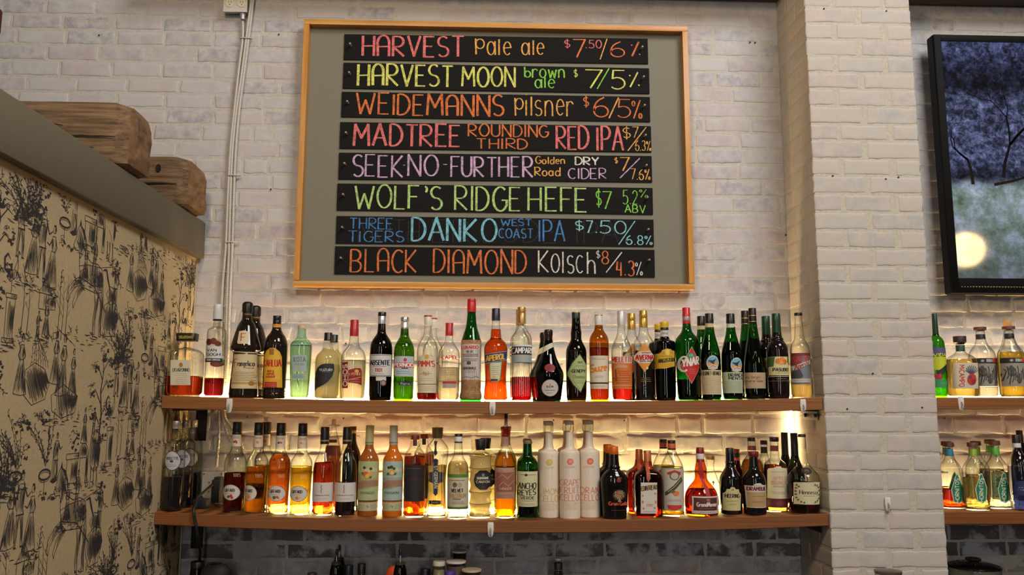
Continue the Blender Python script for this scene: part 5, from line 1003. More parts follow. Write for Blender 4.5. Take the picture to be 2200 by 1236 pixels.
# ---- upper shelf, right part
bottle('D', 'u', 282, 1085, [(1085, 100), (1072, 108), (900, 110), (600, 118), (495, 121), (455, 104), (415, 68), (385, 48), (312, 40)], GREEN,
  'green bottle with red cap and red diamond label under big white letters', [('label', [('d', 308, 737, 106, 190, (214, 176, 130)), ('d', 308, 737, 101, 183, (194, 36, 38)), ('p', [(258, 628), (290, 610), (330, 616), (342, 650), (320, 680), (280, 684)], (70, 130, 96)), ('o', 300, 640, 26, 18, (110, 164, 130)), ('t', 'C', 190, 262, 650, 800, (218, 212, 200), 20), ('t', 'YNAR', 216, 392, 664, 742, (224, 220, 210), 15, -.18), ('f', 280, 350, 770, 830, 3, (226, 150, 140), 4)])],
  [cap((192, 34, 38), [(314, 41), (205, 40), (202, 38), (150, 39)], 0, .3, 'cap'), ('cap_seal', (150, 140, 140), .2, .4, [(282, 41.5), (240, 41.3)])], (liquid((14, 34, 14)), 885))
fb_prof = [(1085, 92), (1070, 101), (800, 101), (660, 101), (600, 96), (520, 76), (440, 56), (400, 49), (340, 43)]
def eagle(cx, cy): return [('o', cx, cy, 62, 74, (196, 206, 200)), ('o', cx, cy-4, 56, 62, (110, 170, 196)), ('p', [(cx-56, cy+2), (cx+56, cy+2), (cx+44, cy+36), (cx-44, cy+36)], (224, 150, 66)), ('p', [(cx-50, cy-24), (cx-10, cy-18), (cx+34, cy-44), (cx+8, cy+4), (cx+20, cy+22), (cx-14, cy+6)], (40, 44, 60)), ('o', cx, cy+40, 44, 22, (196, 190, 176)), ('l', [(cx-26, cy+40), (cx, cy+28), (cx+28, cy+42)], (184, 60, 54), 6), ('l', [(cx-48, cy+58), (cx, cy+70), (cx+50, cy+54)], (196, 200, 180), 9)]
fn = bottle('D', 'u', 518, 1085, fb_prof, GREEN, 'green bitter bottle with cream label, black cap and oval bird emblem, front of two', [('label', [('r', 416, 622, 786, 1036, (204, 188, 150)), ('t', 'FERNET-BRANCA', 428, 614, 802, 840, (60, 48, 30), 6), ('f', 430, 610, 852, 1025, 11, (120, 106, 78), 3.2)]), ('emblem', eagle(525, 712)), ('neck_band', [('r', 452, 546, 306, 345, (206, 182, 136))])],
  [cap(K, [(310, 43), (268, 43), (264, 41), (210, 42)])], (liquid((20, 44, 16)), 640))
again(fn, 'u', -17, -.1, 'green bitter bottle with cream neck band, behind its cream-labelled twin')
bottle('D', 'u', 737, 1080, [(1080, 92), (1066, 101), (800, 103), (660, 103), (600, 98), (520, 78), (440, 56), (400, 49), (345, 43)], GREEN, 'green bottle with pale green label, dark fill and oval bird emblem', [('label', [('r', 638, 840, 808, 1022, (178, 188, 160)), ('t', 'BRANCA', 688, 838, 822, 852, (40, 44, 40), 7), ('t', 'MENTA', 690, 838, 858, 886, (40, 44, 40), 7), ('f', 650, 825, 898, 1010, 8, (110, 120, 96), 3.2)]), ('emblem', eagle(768, 734)), ('neck_band', [('r', 668, 756, 310, 348, (186, 200, 176))])],
  [cap(K, [(312, 43), (268, 43), (264, 41), (212, 42)])], (liquid((14, 22, 12)), 502))
hk = bottle('D', 'u', 966, 1076, [(1076, 94), (1060, 104), (900, 106), (800, 105), (700, 98), (580, 80), (460, 58), (360, 45), (292, 39)], GREEN, 'tall slender green wine bottle with plain tan label and dark gold-ringed capsule', [('label', [('r', 858, 1078, 812, 974, (176, 152, 122)), ('t', 'Les Vergers', 868, 1010, 846, 872, (120, 98, 74), 4), ('t', 'Reserve Quina', 868, 1030, 884, 910, (120, 98, 74), 4), ('f', 870, 1040, 930, 956, 1, (214, 190, 140), 4)])],
  [cap((24, 20, 20), [(300, 40), (155, 38)], .2, .4, 'capsule')]+[('gold_ring', (196, 160, 90), .6, .3, [(y+4, 40.5), (y-4, 40.3)]) for y in (292, 232)], (liquid((16, 36, 14)), 470))
tk = again(hk, 'u', -16, -.1, 'tall dark wine bottle with gold-ringed capsule, behind the slender green one')
ps = bottle('D', 'u', 1210, 1075, [(1075, 92), (1060, 102), (800, 105), (580, 104), (530, 94), (498, 70), (484, 60), (474, 66), (462, 60), (450, 48), (330, 41)], WINEBLK, 'near-black bottle with green capsule and cream label of orange fruit, front of two', [('label', [('r', 1110, 1315, 650, 840, (208, 200, 150)), ('p', [(1112, 652), (1160, 652), (1150, 750), (1112, 760)], (70, 100, 60)), ('p', [(1290, 652), (1313, 652), (1313, 740), (1286, 700)], (70, 100, 60)), ('o', 1190, 696, 28, 28, (214, 120, 44)), ('o', 1226, 682, 30, 28, (222, 134, 56)), ('o', 1256, 704, 26, 26, (206, 110, 40)), ('o', 1222, 714, 24, 20, (226, 150, 80)), ('t', 'PASUBIO', 1146, 1296, 766, 798, (50, 46, 40), 7), ('f', 1160, 1290, 806, 828, 2, (130, 120, 86), 3)]), ('lower_band', [('l', [(1110, 852), (1314, 852)], (190, 186, 170), 6), ('l', [(1112, 900), (1312, 896)], (120, 116, 104), 4), ('f', 1160, 1280, 868, 884, 1, (150, 146, 134), 5)])],
  [cap((32, 64, 44), [(420, 46), (300, 43), (210, 42)], .3, .35, 'capsule')])
again(ps, 'u', -22, -.1, 'near-black bottle with green capsule, mostly hidden behind its fruit-labelled twin')
bottle('D', 'u', 1447, 1072, [(1072, 96), (1058, 103), (900, 102), (600, 98), (540, 88), (500, 66), (470, 48), (350, 40), (262, 35), (240, 37), (226, 36)], CLEAR, 'clear bottle of pale yellow aperitif with slate blue label, last before the column', [('label', [('r', 1350, 1532, 612, 934, (118, 126, 132)), ('r', 1350, 1532, 612, 640, (110, 48, 50)), ('p', [(1352, 640), (1440, 640), (1430, 720), (1360, 740)], (130, 60, 58)), ('t', "SALERS", 1366, 1520, 646, 692, (186, 60, 54), 8, -.12), ('p', [(1358, 748), (1530, 680), (1532, 722), (1366, 790)], (206, 198, 188)), ('t', 'Aperitif', 1378, 1512, 700, 762, (150, 56, 48), 7, -.38), ('p', [(1356, 800), (1420, 780), (1450, 850), (1410, 890), (1356, 880)], (64, 64, 70)), ('r', 1352, 1530, 874, 914, (190, 182, 170)), ('f', 1360, 1520, 884, 926, 2, (110, 100, 96), 4)])],
  [cap(K, [(230, 39), (202, 39)])], (liquid((244, 228, 150)), 640))
# ---- lower shelf, left part
vi = bottle('E', 'l', 214, 1005, [(1005, 88), (990, 96), (700, 96), (420, 96), (370, 90), (345, 62), (330, 42), (225, 37)], CLEAR, 'clear bottle with round silver label and near-black liqueur, leftmost on the lower shelf',
  [('label', [('o', 226, 530, 74, 94, (70, 68, 78)), ('o', 226, 530, 68, 87, (176, 176, 182)), ('t', 'VIOLETTE', 172, 282, 494, 520, (70, 66, 84), 5), ('o', 224, 536, 18, 12, (60, 52, 80)), ('f', 178, 272, 560, 590, 2, (90, 88, 100), 3)])], [cap((170, 164, 156), [(226, 40), (200, 39), (196, 41), (152, 40)], .6, .35)], (liquid((26, 18, 26)), 680), row=-.225)
again(vi, 'l', 15, -.125, 'clear silver-capped bottle of dark liqueur squeezed behind the leftmost bottle of the lower shelf')
again(vi, 'l', 30, -.05, 'clear silver-capped bottle in the corner, its round label turned aside and caught by the light')
gp = [(1045, 88), (1034, 96), (1010, 97), (1004, 94), (996, 97), (800, 99), (560, 104), (510, 98), (460, 66), (430, 50), (405, 44), (280, 40)]
def giffard(cx, dy, liq, fruit, lab, dxl, second=None):
    yy = lambda a: a+dy; ex = [('o', cx+dxl, yy(830), 86, 76, (96, 92, 88)), ('o', cx+dxl, yy(830), 82, 72, (206, 198, 186)), ('t', 'GIFFARD', cx+dxl-58, cx+dxl+40, yy(796), yy(824), (60, 52, 52), 6), ('f', cx+dxl-55, cx+dxl+40, yy(834), yy(846), 1, (140, 126, 116), 4)]
    ex += [('o', cx+dxl+fx, yy(868)+fy, r, r*.9, c) for fx, fy, r, c in fruit]
    nb = [('r', cx-34, cx+58, yy(286), yy(396), (206, 194, 180)), ('f', cx-12, cx+50, yy(302), yy(322), 2, (120, 100, 90), 5)]+[('o', cx+14+fx*.7, yy(352)+fy*.7, r*.75, r*.7, c) for fx, fy, r, c in fruit]
    return bottle('E', 'l', cx, 1045+dy, [(y+dy, h) for y, h in gp], CLEAR, lab, [('label', ex), ('neck_label', nb), ('embossing', [('t', '1885', cx+10, cx+70, yy(650), yy(682), (206, 184, 150), 2)])], [cap((22, 20, 20), [(282+dy, 43), (262+dy, 44), (258+dy, 41), (250+dy, 43), (210+dy, 42), (162+dy, 42)])], (liquid(liq[0]), liq[1]))
giffard(798, 0, ((88, 10, 16), 645), [(-18, 2, 16, (60, 90, 50)), (6, -8, 15, (190, 40, 50)), (14, 10, 15, (176, 34, 48))], 'clear bottle of dark red cherry liqueur with tilted oval label, nearest the metal outlet box', -18)
g2 = giffard(1005, 6, ((252, 190, 60), 590), [(0, 0, 22, (226, 130, 50))], 'clear bottle of golden orange liqueur whose oval label faces left', -62)
again(g2, 'l', 15, -.1, 'bottle of golden liqueur hidden behind the orange one, black cap and neck label showing')
giffard(1220, 10, ((242, 124, 44), 470), [(-16, 0, 18, (70, 100, 50)), (12, -4, 14, (200, 70, 50)), (24, 6, 8, (190, 50, 40))], 'clear bottle of reddish orange liqueur with white script on the shoulder and oval label', -10)
giffard(1428, 14, ((250, 196, 40), 585), [(-6, 0, 18, (224, 110, 50)), (14, -2, 14, (230, 180, 60))], 'clear bottle of bright yellow mango liqueur with pale neck label', -12)
tp = [(1070, 92), (1056, 100), (900, 101), (590, 102), (530, 86), (470, 58), (420, 43), (370, 38)]
def slim(zone, cx, liq, lab, back=True):
    return bottle(zone, 'l', cx, 1070, tp, CLEAR, lab, [('label', [('r', cx-98, cx+96, 738, 920, (204, 198, 192)), ('l', [(cx-6, 758), (cx+2, 772), (cx-8, 786), (cx+2, 800), (cx-8, 814), (cx, 836)], (70, 66, 66), 5), ('f', cx-85, cx+85, 850, 866, 1, (70, 64, 64), 6), ('f', cx-60, cx+60, 884, 898, 1, (150, 142, 136), 3)])],
                  [cap((20, 19, 20), [(372, 42), (330, 43), (210, 41)]), ('cap_print', (150, 120, 70), .3, .5, [(346, 43.2), (330, 43.2)])], (liquid(liq[0]), liq[1]))
slim('E', 1643, ((200, 60, 14), 548), 'clear bottle of red-amber apricot liqueur with white label and long black cap')
slim('F', 268, ((26, 10, 14), 735), 'clear bottle with white label over near-black liqueur and long black cap')
bottle('F', 'l', 138, 1040, [(1040, 70), (1000, 78), (520, 76), (470, 74), (400, 66), (330, 48), (240, 26), (200, 20)], CLEAR, 'clear decanter bottle with silver stopper behind the red-amber liqueur', [('neck_band', [('r', 84, 190, 330, 360, (120, 60, 40))]), ('label', [('r', 84, 190, 385, 480, (130, 44, 34))])], [('stopper', (190, 186, 176), .6, .3, [(206, 24), (198, 58), (192, 58), (186, 18), (135, 17)])], (liquid((170, 90, 40)), 390), row=-.1, sq=(5, .9, 420))
bottle('F', 'l', 318, 1050, [(1050, 80), (1035, 88), (500, 88), (440, 74), (380, 46), (330, 36), (240, 33)], OLIVE, 'dark bottle with flat brown stopper behind the near-black liqueur', [], [cap((54, 36, 28), [(240, 38), (206, 38)], nm='stopper'), ('neck_foil', (190, 160, 90), .6, .35, [(270, 35), (240, 35)])], (liquid((60, 40, 20)), 520), row=-.1)
chp = [(1075, 84), (1062, 96), (900, 98), (545, 98), (495, 88), (450, 60), (415, 43), (375, 38)]
def tropic(cx, body, lab, lc, fl, word, cap_c, skyc):
    return bottle('F', 'l', cx, 1077, chp, flat(body, .1), lab, [('label', [('r', cx-94, cx+96, 536, 906, lc), ('p', [(cx-94, 690), (cx-50, 706), (cx+10, 690), (cx+60, 702), (cx+96, 690), (cx+96, 776), (cx+10, 796), (cx-94, 806)], skyc), ('p', [(cx-94, 742), (cx-40, 716), (cx+30, 732), (cx+96, 716), (cx+96, 776), (cx-94, 806)], (150, 118, 92)), ('t', 'Chinola', cx-80, cx+84, 588, 636, (208, 196, 150), 9)]+[('o', cx+fx, 640+fy, r, r*.95, c) for fx, fy, r, c in fl]+[('t', word, cx-64, cx+64, 822, 842, (110, 112, 84), 4), ('l', [(cx-94, 910), (cx+96, 908)], (50, 44, 36), 4)]),
      ('lower_label', [('r', cx-96, cx+96, 924, 1006, (178, 178, 142)), ('f', cx-84, cx-24, 940, 990, 4, (120, 122, 96), 3), ('f', cx+26, cx+84, 940, 990, 4, (120, 122, 96), 3), ('l', [(cx-14, 966), (cx, 956), (cx+14, 966), (cx, 976)], (90, 92, 70), 4)])], [('neck_foil', cap_c, 0, .5, [(378, 40), (195, 37)]), ('foil_seal', (120, 104, 80), 0, .5, [(362, 40.8), (350, 40.7)])])
LEAF = (52, 66, 40)
tropic(483, (150, 84, 30), 'opaque brown-orange bottle with pale green fruit label and green neck foil', (166, 176, 128), [(-26, -44, 16, LEAF), (36, -34, 16, LEAF), (-40, 10, 14, (70, 96, 50)), (30, 44, 14, (70, 96, 50)), (-12, 16, 26, (206, 90, 50)), (28, 14, 24, (220, 156, 60)), (2, 36, 22, (224, 176, 70))], 'MANGO', (168, 172, 118), (170, 160, 112))
tropic(714, (196, 104, 24), 'opaque orange bottle with pale blue fruit label and grey-blue neck foil', (158, 178, 168), [(0, -50, 18, LEAF), (-26, -44, 16, LEAF), (24, -36, 15, LEAF), (-34, 14, 14, (66, 90, 50)), (34, 12, 14, (66, 90, 50)), (4, 0, 28, (200, 150, 76)), (4, 4, 20, (226, 186, 110))], 'PASSION', (166, 172, 162), (150, 158, 140))
bl = bottle('F', 'l', 921, 1083, [(1083, 96), (1068, 103), (1020, 104), (700, 104), (520, 103), (460, 92), (420, 62), (395, 44), (340, 38)], CLEAR, 'clear bottle of amber liqueur with wide black label and red wooden stopper, front of two', [('label', [('r', 832, 1020, 572, 916, (32, 27, 28)), ('f', 850, 1005, 596, 610, 1, (120, 72, 44), 6), ('f', 860, 1000, 690, 720, 2, (90, 40, 34), 5)]), ('neck_strip', [('r', 912, 950, 334, 392, (60, 34, 26))])], [cap((120, 46, 30), [(330, 42), (322, 42), (286, 42)], nm='stopper')], (liquid((196, 92, 16)), 490))
again(bl, 'l', 18, -.1, 'amber liqueur bottle with red wooden stopper, hidden behind the black-labelled one')
bottle('F', 'l', 1135, 1080, [(1080, 84), (1066, 96), (1000, 98), (860, 90), (720, 86), (560, 96), (440, 108), (400, 104), (360, 72), (320, 36)], CLEAR, 'waisted fluted clear bottle with bronze cap and narrow navy upright label', [('label', [('p', [(1060, 646), (1110, 632), (1150, 632), (1205, 646), (1196, 690), (1205, 730), (1150, 746), (1110, 746), (1060, 730), (1070, 690)], (30, 34, 54)), ('p', [(1106, 520), (1120, 536), (1130, 508), (1142, 536), (1156, 520), (1152, 840), (1130, 864), (1106, 840)], (26, 34, 60)), ('l', [(1112, 540), (1112, 836)], (170, 160, 120), 3), ('l', [(1150, 540), (1150, 836)], (170, 160, 120), 3), ('t', 'ST-GERMAIN', 1116, 1146, 580, 790, (200, 196, 180), 6, 1)]), ('neck_ribbon', [('p', [(1112, 346), (1146, 346), (1138, 400), (1146, 460), (1130, 486), (1116, 460), (1122, 400)], (26, 30, 48))]), ('small_label', [('p', [(1056, 912), (1130, 904), (1190, 912), (1180, 926), (1190, 942), (1130, 948), (1056, 942), (1066, 926)], (42, 36, 28)), ('f', 1090, 1160, 918, 936, 1, (150, 126, 70), 7)]),
   ('fluting', [('l', [(x, 400), (x+(1135-x)*.2, 700), (x, 1040)], (214, 214, 204), 2.2) for x in (1062, 1090, 1180, 1208)])], [cap((104, 88, 58), [(318, 46), (306, 49), (226, 54), (215, 55)], .6, .45)], (liquid((240, 224, 120)), 572))
bottle('F', 'l', 1337, 1083, [(1083, 92), (1070, 100), (760, 101), (610, 101), (560, 92), (520, 64), (490, 46), (420, 40), (362, 36)], CLEAR, 'clear bottle of pale syrup with green-edged cream label and black-and-white neck', [('label', [('r', 1238, 1440, 655, 988, (196, 188, 160)), ('r', 1238, 1440, 656, 690, (84, 128, 52)), ('r', 1238, 1440, 968, 992, (74, 116, 50)), ('f', 1258, 1418, 706, 728, 1, (130, 90, 70), 7), ('o', 1313, 758, 22, 24, (110, 88, 66)), ('o', 1360, 758, 22, 24, (170, 160, 130)), ('t', 'VELVET', 1280, 1392, 796, 826, (44, 42, 40), 7), ('t', 'FALERNUM', 1266, 1416, 838, 878, (176, 150, 90), 5), ('t', 'LIQUEUR', 1292, 1368, 886, 898, (80, 76, 66), 3), ('f', 1270, 1410, 912, 940, 3, (130, 120, 96), 3)])], [cap(K, [(362, 39), (348, 39)], nm='neck_ring'), ('neck_band', (206, 206, 206), 0, .5, [(348, 38), (300, 37)]), cap(K, [(300, 38), (276, 37)])], (liquid((244, 236, 186)), 540), row=-.217)
cp2 = [(1085, 100), (1075, 109), (1040, 108), (1000, 97), (965, 98), (938, 111), (930, 111), (890, 99), (855, 99), (828, 111), (820, 111), (790, 99), (745, 99), (714, 110), (706, 110), (675, 98), (635, 98), (604, 109), (596, 109), (560, 98), (515, 100), (488, 107), (480, 104), (455, 70), (440, 52), (425, 46)]
cn = bottle('F', 'l', 1550, 1085, cp2, MILK, 'cream bamboo-ringed bottle with black octagon label and black cap, front of two', [('label', [('p', [(1548, 622), (1612, 622), (1658, 660), (1674, 712), (1655, 770), (1612, 806), (1548, 806), (1506, 770), (1490, 712), (1504, 660)], (34, 33, 34)), ('o', 1582, 666, 14, 18, (120, 116, 104)), ('t', 'DOMAINE', 1524, 1632, 686, 704, (196, 190, 166), 5), ('t', 'CANTON', 1516, 1640, 720, 742, (206, 198, 170), 6.5), ('f', 1530, 1630, 754, 764, 1, (130, 124, 108), 3), ('f', 1566, 1600, 774, 782, 1, (130, 124, 108), 3)]), ('bamboo_ring', [('l', [(1442, y), (1500, y+7), (1580, y+8), (1660, y)], (60, 52, 30), 5) for y in (1048, 934, 824, 598, 486)])],
  [cap((24, 22, 22), [(430, 44), (400, 48), (326, 55)])], (liquid((252, 240, 196), .12, .5), 500))
again(cn, 'l', 13, -.09, 'cream bamboo-ringed bottle standing behind its black-labelled twin')

# ---- lower shelf, middle
gn = bottle('G', 'l', 197, 1088, [(1088, 92), (1074, 101), (800, 102), (560, 101), (500, 90), (450, 62), (405, 42), (300, 35)], CLEAR, 'clear bottle of glowing yellow liqueur with red pourer spout and brown-pink label', [('label', [('r', 104, 292, 596, 890, (176, 134, 112)), ('r', 118, 284, 640, 826, (146, 88, 74)), ('l', [(124, 700), (170, 660), (220, 700), (276, 650)], (190, 150, 126), 5), ('l', [(130, 780), (180, 730), (230, 770), (280, 720)], (190, 150, 126), 5), ('t', 'GINGER', 146, 262, 784, 804, (196, 160, 130), 5), ('f', 130, 270, 612, 626, 1, (206, 176, 140), 4), ('f', 120, 280, 846, 880, 2, (140, 100, 80), 3)]), ('neck_label', [('r', 160, 236, 306, 396, (176, 130, 108)), ('f', 172, 228, 330, 380, 3, (150, 90, 70), 4)])],
  [('pourer_stopper', (140, 24, 28), 0, .35, [(300, 35), (288, 40), (280, 36), (270, 41), (262, 36), (252, 42), (244, 37), (236, 44), (210, 44)]), ('pourer_tube', (176, 170, 160), .8, .25, [(212, 12), (130, 8)]), ('pourer_tip', (24, 24, 28), 0, .4, [(134, 11), (90, 9), (84, 7)])], (liquid((250, 196, 50)), 470))
again(gn, 'l', 0, -.1, 'yellow liqueur bottle glowing behind the one with the red pourer')
vd = bottle('G', 'l', 412, 1085, [(1085, 94), (1074, 101), (800, 102), (570, 102), (535, 92), (505, 60), (485, 44), (400, 40), (368, 38)], thin_glass((44, 172, 96), edge=.25), 'emerald green bottle with cream label over dark liqueur, front of two', [('label', [('r', 314, 510, 632, 966, (206, 198, 158)), ('f', 330, 495, 656, 672, 1, (80, 74, 60), 5), ('p', [(380, 662), (398, 652), (414, 662), (406, 676), (388, 676)], (40, 36, 34)), ('t', 'ANCHO', 324, 494, 740, 796, (40, 40, 34), 8), ('t', 'REYES', 320, 490, 806, 856, (40, 40, 34), 8, -.06), ('t', 'VERDE', 346, 476, 868, 894, (70, 90, 56), 6), ('f', 340, 490, 900, 918, 1, (120, 116, 90), 4), ('f', 335, 490, 930, 955, 2, (140, 134, 104), 3)])],
  [cap((120, 100, 60), [(370, 42), (356, 43), (336, 40)], 0, .5, 'stopper')], (liquid((12, 24, 12)), 640))
again(vd, 'l', -1, -.083, 'green bottle hidden behind the emerald one with cream label, tan stopper showing')
WHITEG = flat((222, 208, 190), .22)
def cello(cx, dy, lines, col, lab, row=-.19):
    tx = []; ys = [(712, 770), (784, 842), (854, 912)] if len(lines) == 3 else [(790, 846), (858, 914)]
    for t, (a, c) in zip(lines, ys): tx.append(('t', t, cx-92, cx+88, a+dy, c+dy, col, 4.5))
    return bottle('G', 'l', cx, 1086+dy, [(1086+dy, 94), (1074+dy, 100), (800+dy, 99), (455+dy, 96), (438+dy, 88), (424+dy, 50), (400+dy, 38), (262+dy, 34)], WHITEG, lab, [('medallion', [('o', cx, 543+dy, 31, 31, col), ('o', cx+2, 543+dy, 14, 14, (222, 200, 180)), ('o', cx+2, 543+dy, 9, 9, col), ('f', cx-60, cx+50, 582+dy, 604+dy, 2, col, 2.5)]), ('label', tx+[('f', cx-92, cx+80, 925+dy, 1000+dy, 6, (216, 170, 150) if len(lines) == 3 else (206, 186, 150), 2.5)])],
      [('glass_collar', CLEAR, 0, .1, [(262+dy, 36), (255+dy, 42), (198+dy, 42), (190+dy, 36)]), cap((206, 182, 150), [(194+dy, 40), (186+dy, 42), (156+dy, 40)], 0, .5, 'stopper')], row=row)
c1 = cello(618, 2, ['LIMON', 'CELLO'], (204, 178, 76), 'white frosted bottle with yellow medallion, first of three in a row')
c_2 = cello(815, -4, ['GRAPE', 'FRUIT', 'CELLO'], (222, 116, 108), 'white frosted bottle with pink medallion and three lines of pink capitals', -.213)
c_3 = cello(1008, -8, ['ORAN', 'CELLO'], (222, 104, 62), 'white frosted bottle with orange medallion')
for c, n, dd in ((c1, 'yellow', -3), (c_2, 'pink', -4), (c_3, 'orange', -6)): again(c, 'l', dd, -.107 if n != 'pink' else -.09, 'white frosted bottle hidden behind the one with the %s medallion' % n)
gg = bottle('G', 'l', 1240, 1082, [(1082, 104), (1070, 112), (1000, 116), (800, 128), (720, 131), (680, 124), (640, 94), (618, 62), (604, 52), (596, 58), (586, 58), (576, 46), (400, 40)], NEARBLK, 'near-black rounded bottle with orange capsule and speckled tree emblem, front of three', [('label', [('o', 1280, 856, 62, 52, (70, 58, 40))]+[('o', 1280+48*math.cos(a*2.4)*math.sqrt(a/34), 852+42*math.sin(a*2.4)*math.sqrt(a/34), 7, 6.5, ((206, 96, 40) if a % 4 == 0 else (170, 150, 110))) for a in range(1, 34)]+[('p', [(1272, 890), (1288, 890), (1296, 920), (1264, 920)], (150, 130, 90)), ('t', 'Gran', 1182, 1268, 918, 952, (196, 78, 38), 9), ('t', 'Gala', 1284, 1362, 918, 952, (196, 78, 38), 9), ('f', 1200, 1350, 992, 1006, 1, (110, 60, 40), 4)]), ('shoulder_crest', [('o', 1276, 716, 22, 20, (120, 40, 26)), ('o', 1276, 696, 14, 12, (140, 50, 30))])],
  [cap((212, 104, 28), [(574, 44), (470, 42), (466, 44), (395, 41)], .25, .4, 'capsule')], sq=(2.0, .7, 640), row=-.236)
again(gg, 'l', -9, -.162, 'near-black bottle with orange capsule, second behind the tree-emblem bottle')
again(gg, 'l', -14, -.088, 'near-black bottle with orange capsule, third and nearest the wall behind the tree emblem')
ct = bottle('G', 'l', 1561, 1078, [(1078, 116), (1064, 125), (900, 127), (690, 128), (645, 112), (615, 66), (590, 46), (535, 38)], BROWNG, 'square brown glass bottle with copper cap and white label, front of two', [('label', [('r', 1482, 1636, 736, 1030, (204, 196, 186)), ('p', [(1484, 770), (1632, 752), (1632, 796), (1484, 818)], (206, 176, 100)), ('t', 'COINTREAU', 1486, 1632, 764, 808, (50, 44, 50), 6, -.12), ('o', 1500, 860, 7, 10, (206, 90, 50)), ('o', 1616, 840, 7, 10, (206, 90, 50)), ('o', 1500, 920, 9, 14, (206, 100, 60)), ('o', 1622, 920, 9, 14, (214, 120, 60)), ('o', 1508, 980, 9, 8, (200, 90, 60)), ('o', 1612, 975, 9, 8, (200, 90, 60)), ('f', 1530, 1600, 935, 960, 2, (214, 130, 100), 5), ('f', 1500, 1620, 1000, 1020, 1, (130, 120, 120), 3)]), ('neck_ribbon', [('p', [(1540, 540), (1568, 540), (1574, 700), (1552, 734), (1536, 700)], (170, 84, 44))])],
  [cap((196, 116, 80), [(538, 37), (480, 36), (476, 34), (435, 35)], .5, .3)], (liquid((190, 90, 26)), 620), sq=(4.5, .85, 660), row=-.2)
again(ct, 'l', -17, -.1, 'brown glass bottle with copper cap behind the square white-labelled one')

# ---- lower shelf, right part
ap = bottle('H', 'l', 205, 1071, [(1071, 96), (1056, 106), (700, 107), (600, 107), (545, 92), (490, 62), (450, 42), (425, 35)], CLEAR, 'clear bottle of pale aperitif with large grey label bearing a red ribbon, front of two', [('label', [('r', 102, 314, 602, 1006, (188, 184, 168)), ('l', [(104, 606), (312, 606)], (90, 86, 80), 3), ('p', [(146, 640), (210, 616), (272, 636), (272, 670), (210, 644), (146, 668)], (190, 50, 46)), ('o', 212, 674, 46, 40, (60, 60, 54)), ('o', 212, 674, 38, 33, (180, 176, 156)), ('p', [(130, 830), (200, 764), (280, 680), (292, 722), (220, 800), (150, 850), (132, 862)], (70, 66, 40)), ('l', [(150, 826), (200, 784), (276, 706)], (190, 170, 110), 5), ('o', 226, 838, 30, 24, (214, 120, 50)), ('o', 196, 822, 22, 14, (84, 100, 60)), ('f', 130, 290, 890, 915, 2, (200, 120, 100), 3), ('o', 216, 966, 22, 18, (110, 108, 84)), ('p', [(146, 950), (210, 980), (288, 950), (280, 980), (210, 1000), (156, 984)], (190, 52, 48))])],
  [cap(K, [(428, 38), (412, 38)], nm='neck_ring'), ('neck_label', (190, 90, 50), 0, .5, [(412, 37.5), (366, 37.5)]), cap(K, [(366, 37.5), (336, 37)])], (liquid((236, 190, 50)), 590))
again(ap, 'l', -17, -.1, 'bottle of golden aperitif behind the red-ribbon label')
bottle('H', 'l', 477, 1060, [(1060, 142), (1046, 152), (960, 158), (880, 158), (830, 146), (780, 118), (735, 80), (705, 58), (670, 54), (625, 57), (580, 50), (540, 39), (460, 36)], thin_glass((206, 130, 50), edge=.35), 'bulbous cognac-liqueur bottle with red cap, red ribbon and white-framed brown label', [('label', [('r', 386, 634, 868, 1032, (206, 198, 188)), ('r', 398, 622, 880, 1002, (84, 40, 30)), ('o', 528, 902, 20, 16, (150, 100, 80)), ('t', 'Grand', 424, 516, 924, 962, (214, 204, 190), 8), ('t', 'Marnier', 524, 616, 924, 962, (214, 204, 190), 8), ('f', 430, 600, 972, 990, 1, (170, 120, 100), 4), ('f', 450, 600, 1008, 1022, 1, (120, 110, 100), 4)]), ('red_ribbon', [('p', [(462, 545), (494, 545), (520, 700), (505, 720), (545, 800), (552, 866), (510, 866), (498, 760), (474, 700)], (160, 16, 24))])],
  [('neck_label', (204, 196, 190), 0, .5, [(542, 39), (460, 37)]), ('neck_stripe', (176, 30, 36), 0, .5, [(534, 39.6), (522, 39.4)]), cap((128, 22, 30), [(462, 37), (430, 37), (427, 35), (405, 35)])], (liquid((136, 56, 18)), 800))
bottle('H', 'l', 570, 1050, [(1050, 80), (1030, 92), (760, 90), (680, 60), (620, 38), (560, 34), (545, 42), (490, 44)], CLEAR, 'clear glass bottle with gold stopper, behind and right of the bulbous red-ribboned bottle', [('arrow_print', [('p', [(582, 720), (600, 742), (586, 742), (586, 764), (578, 764), (578, 742), (564, 742)], (40, 40, 40))])], [cap((190, 150, 80), [(520, 36), (488, 40), (480, 38)], .4, .3, 'stopper')], row=-.1)
bottle('H', 'l', 765, 1050, [(1050, 92), (1038, 100), (900, 104), (730, 106), (680, 98), (640, 74), (608, 54), (590, 44), (555, 42), (548, 47), (538, 40), (460, 38)], NEARBLK, 'black bottle with arched cream label and black screw cap on the lower shelf', [('label', [('p', [(686, 842), (706, 826), (714, 800), (740, 800), (750, 780), (780, 780), (794, 800), (826, 802), (832, 830), (850, 846), (846, 1004), (690, 1004)], (196, 188, 130)), ('o', 766, 806, 14, 12, (150, 140, 90)), ('t', 'HEERING', 704, 832, 846, 880, (44, 36, 36), 7), ('f', 712, 830, 906, 918, 1, (150, 70, 60), 4), ('f', 736, 800, 934, 952, 2, (150, 140, 96), 3)])], [cap((18, 17, 17), [(462, 40), (410, 37)])])
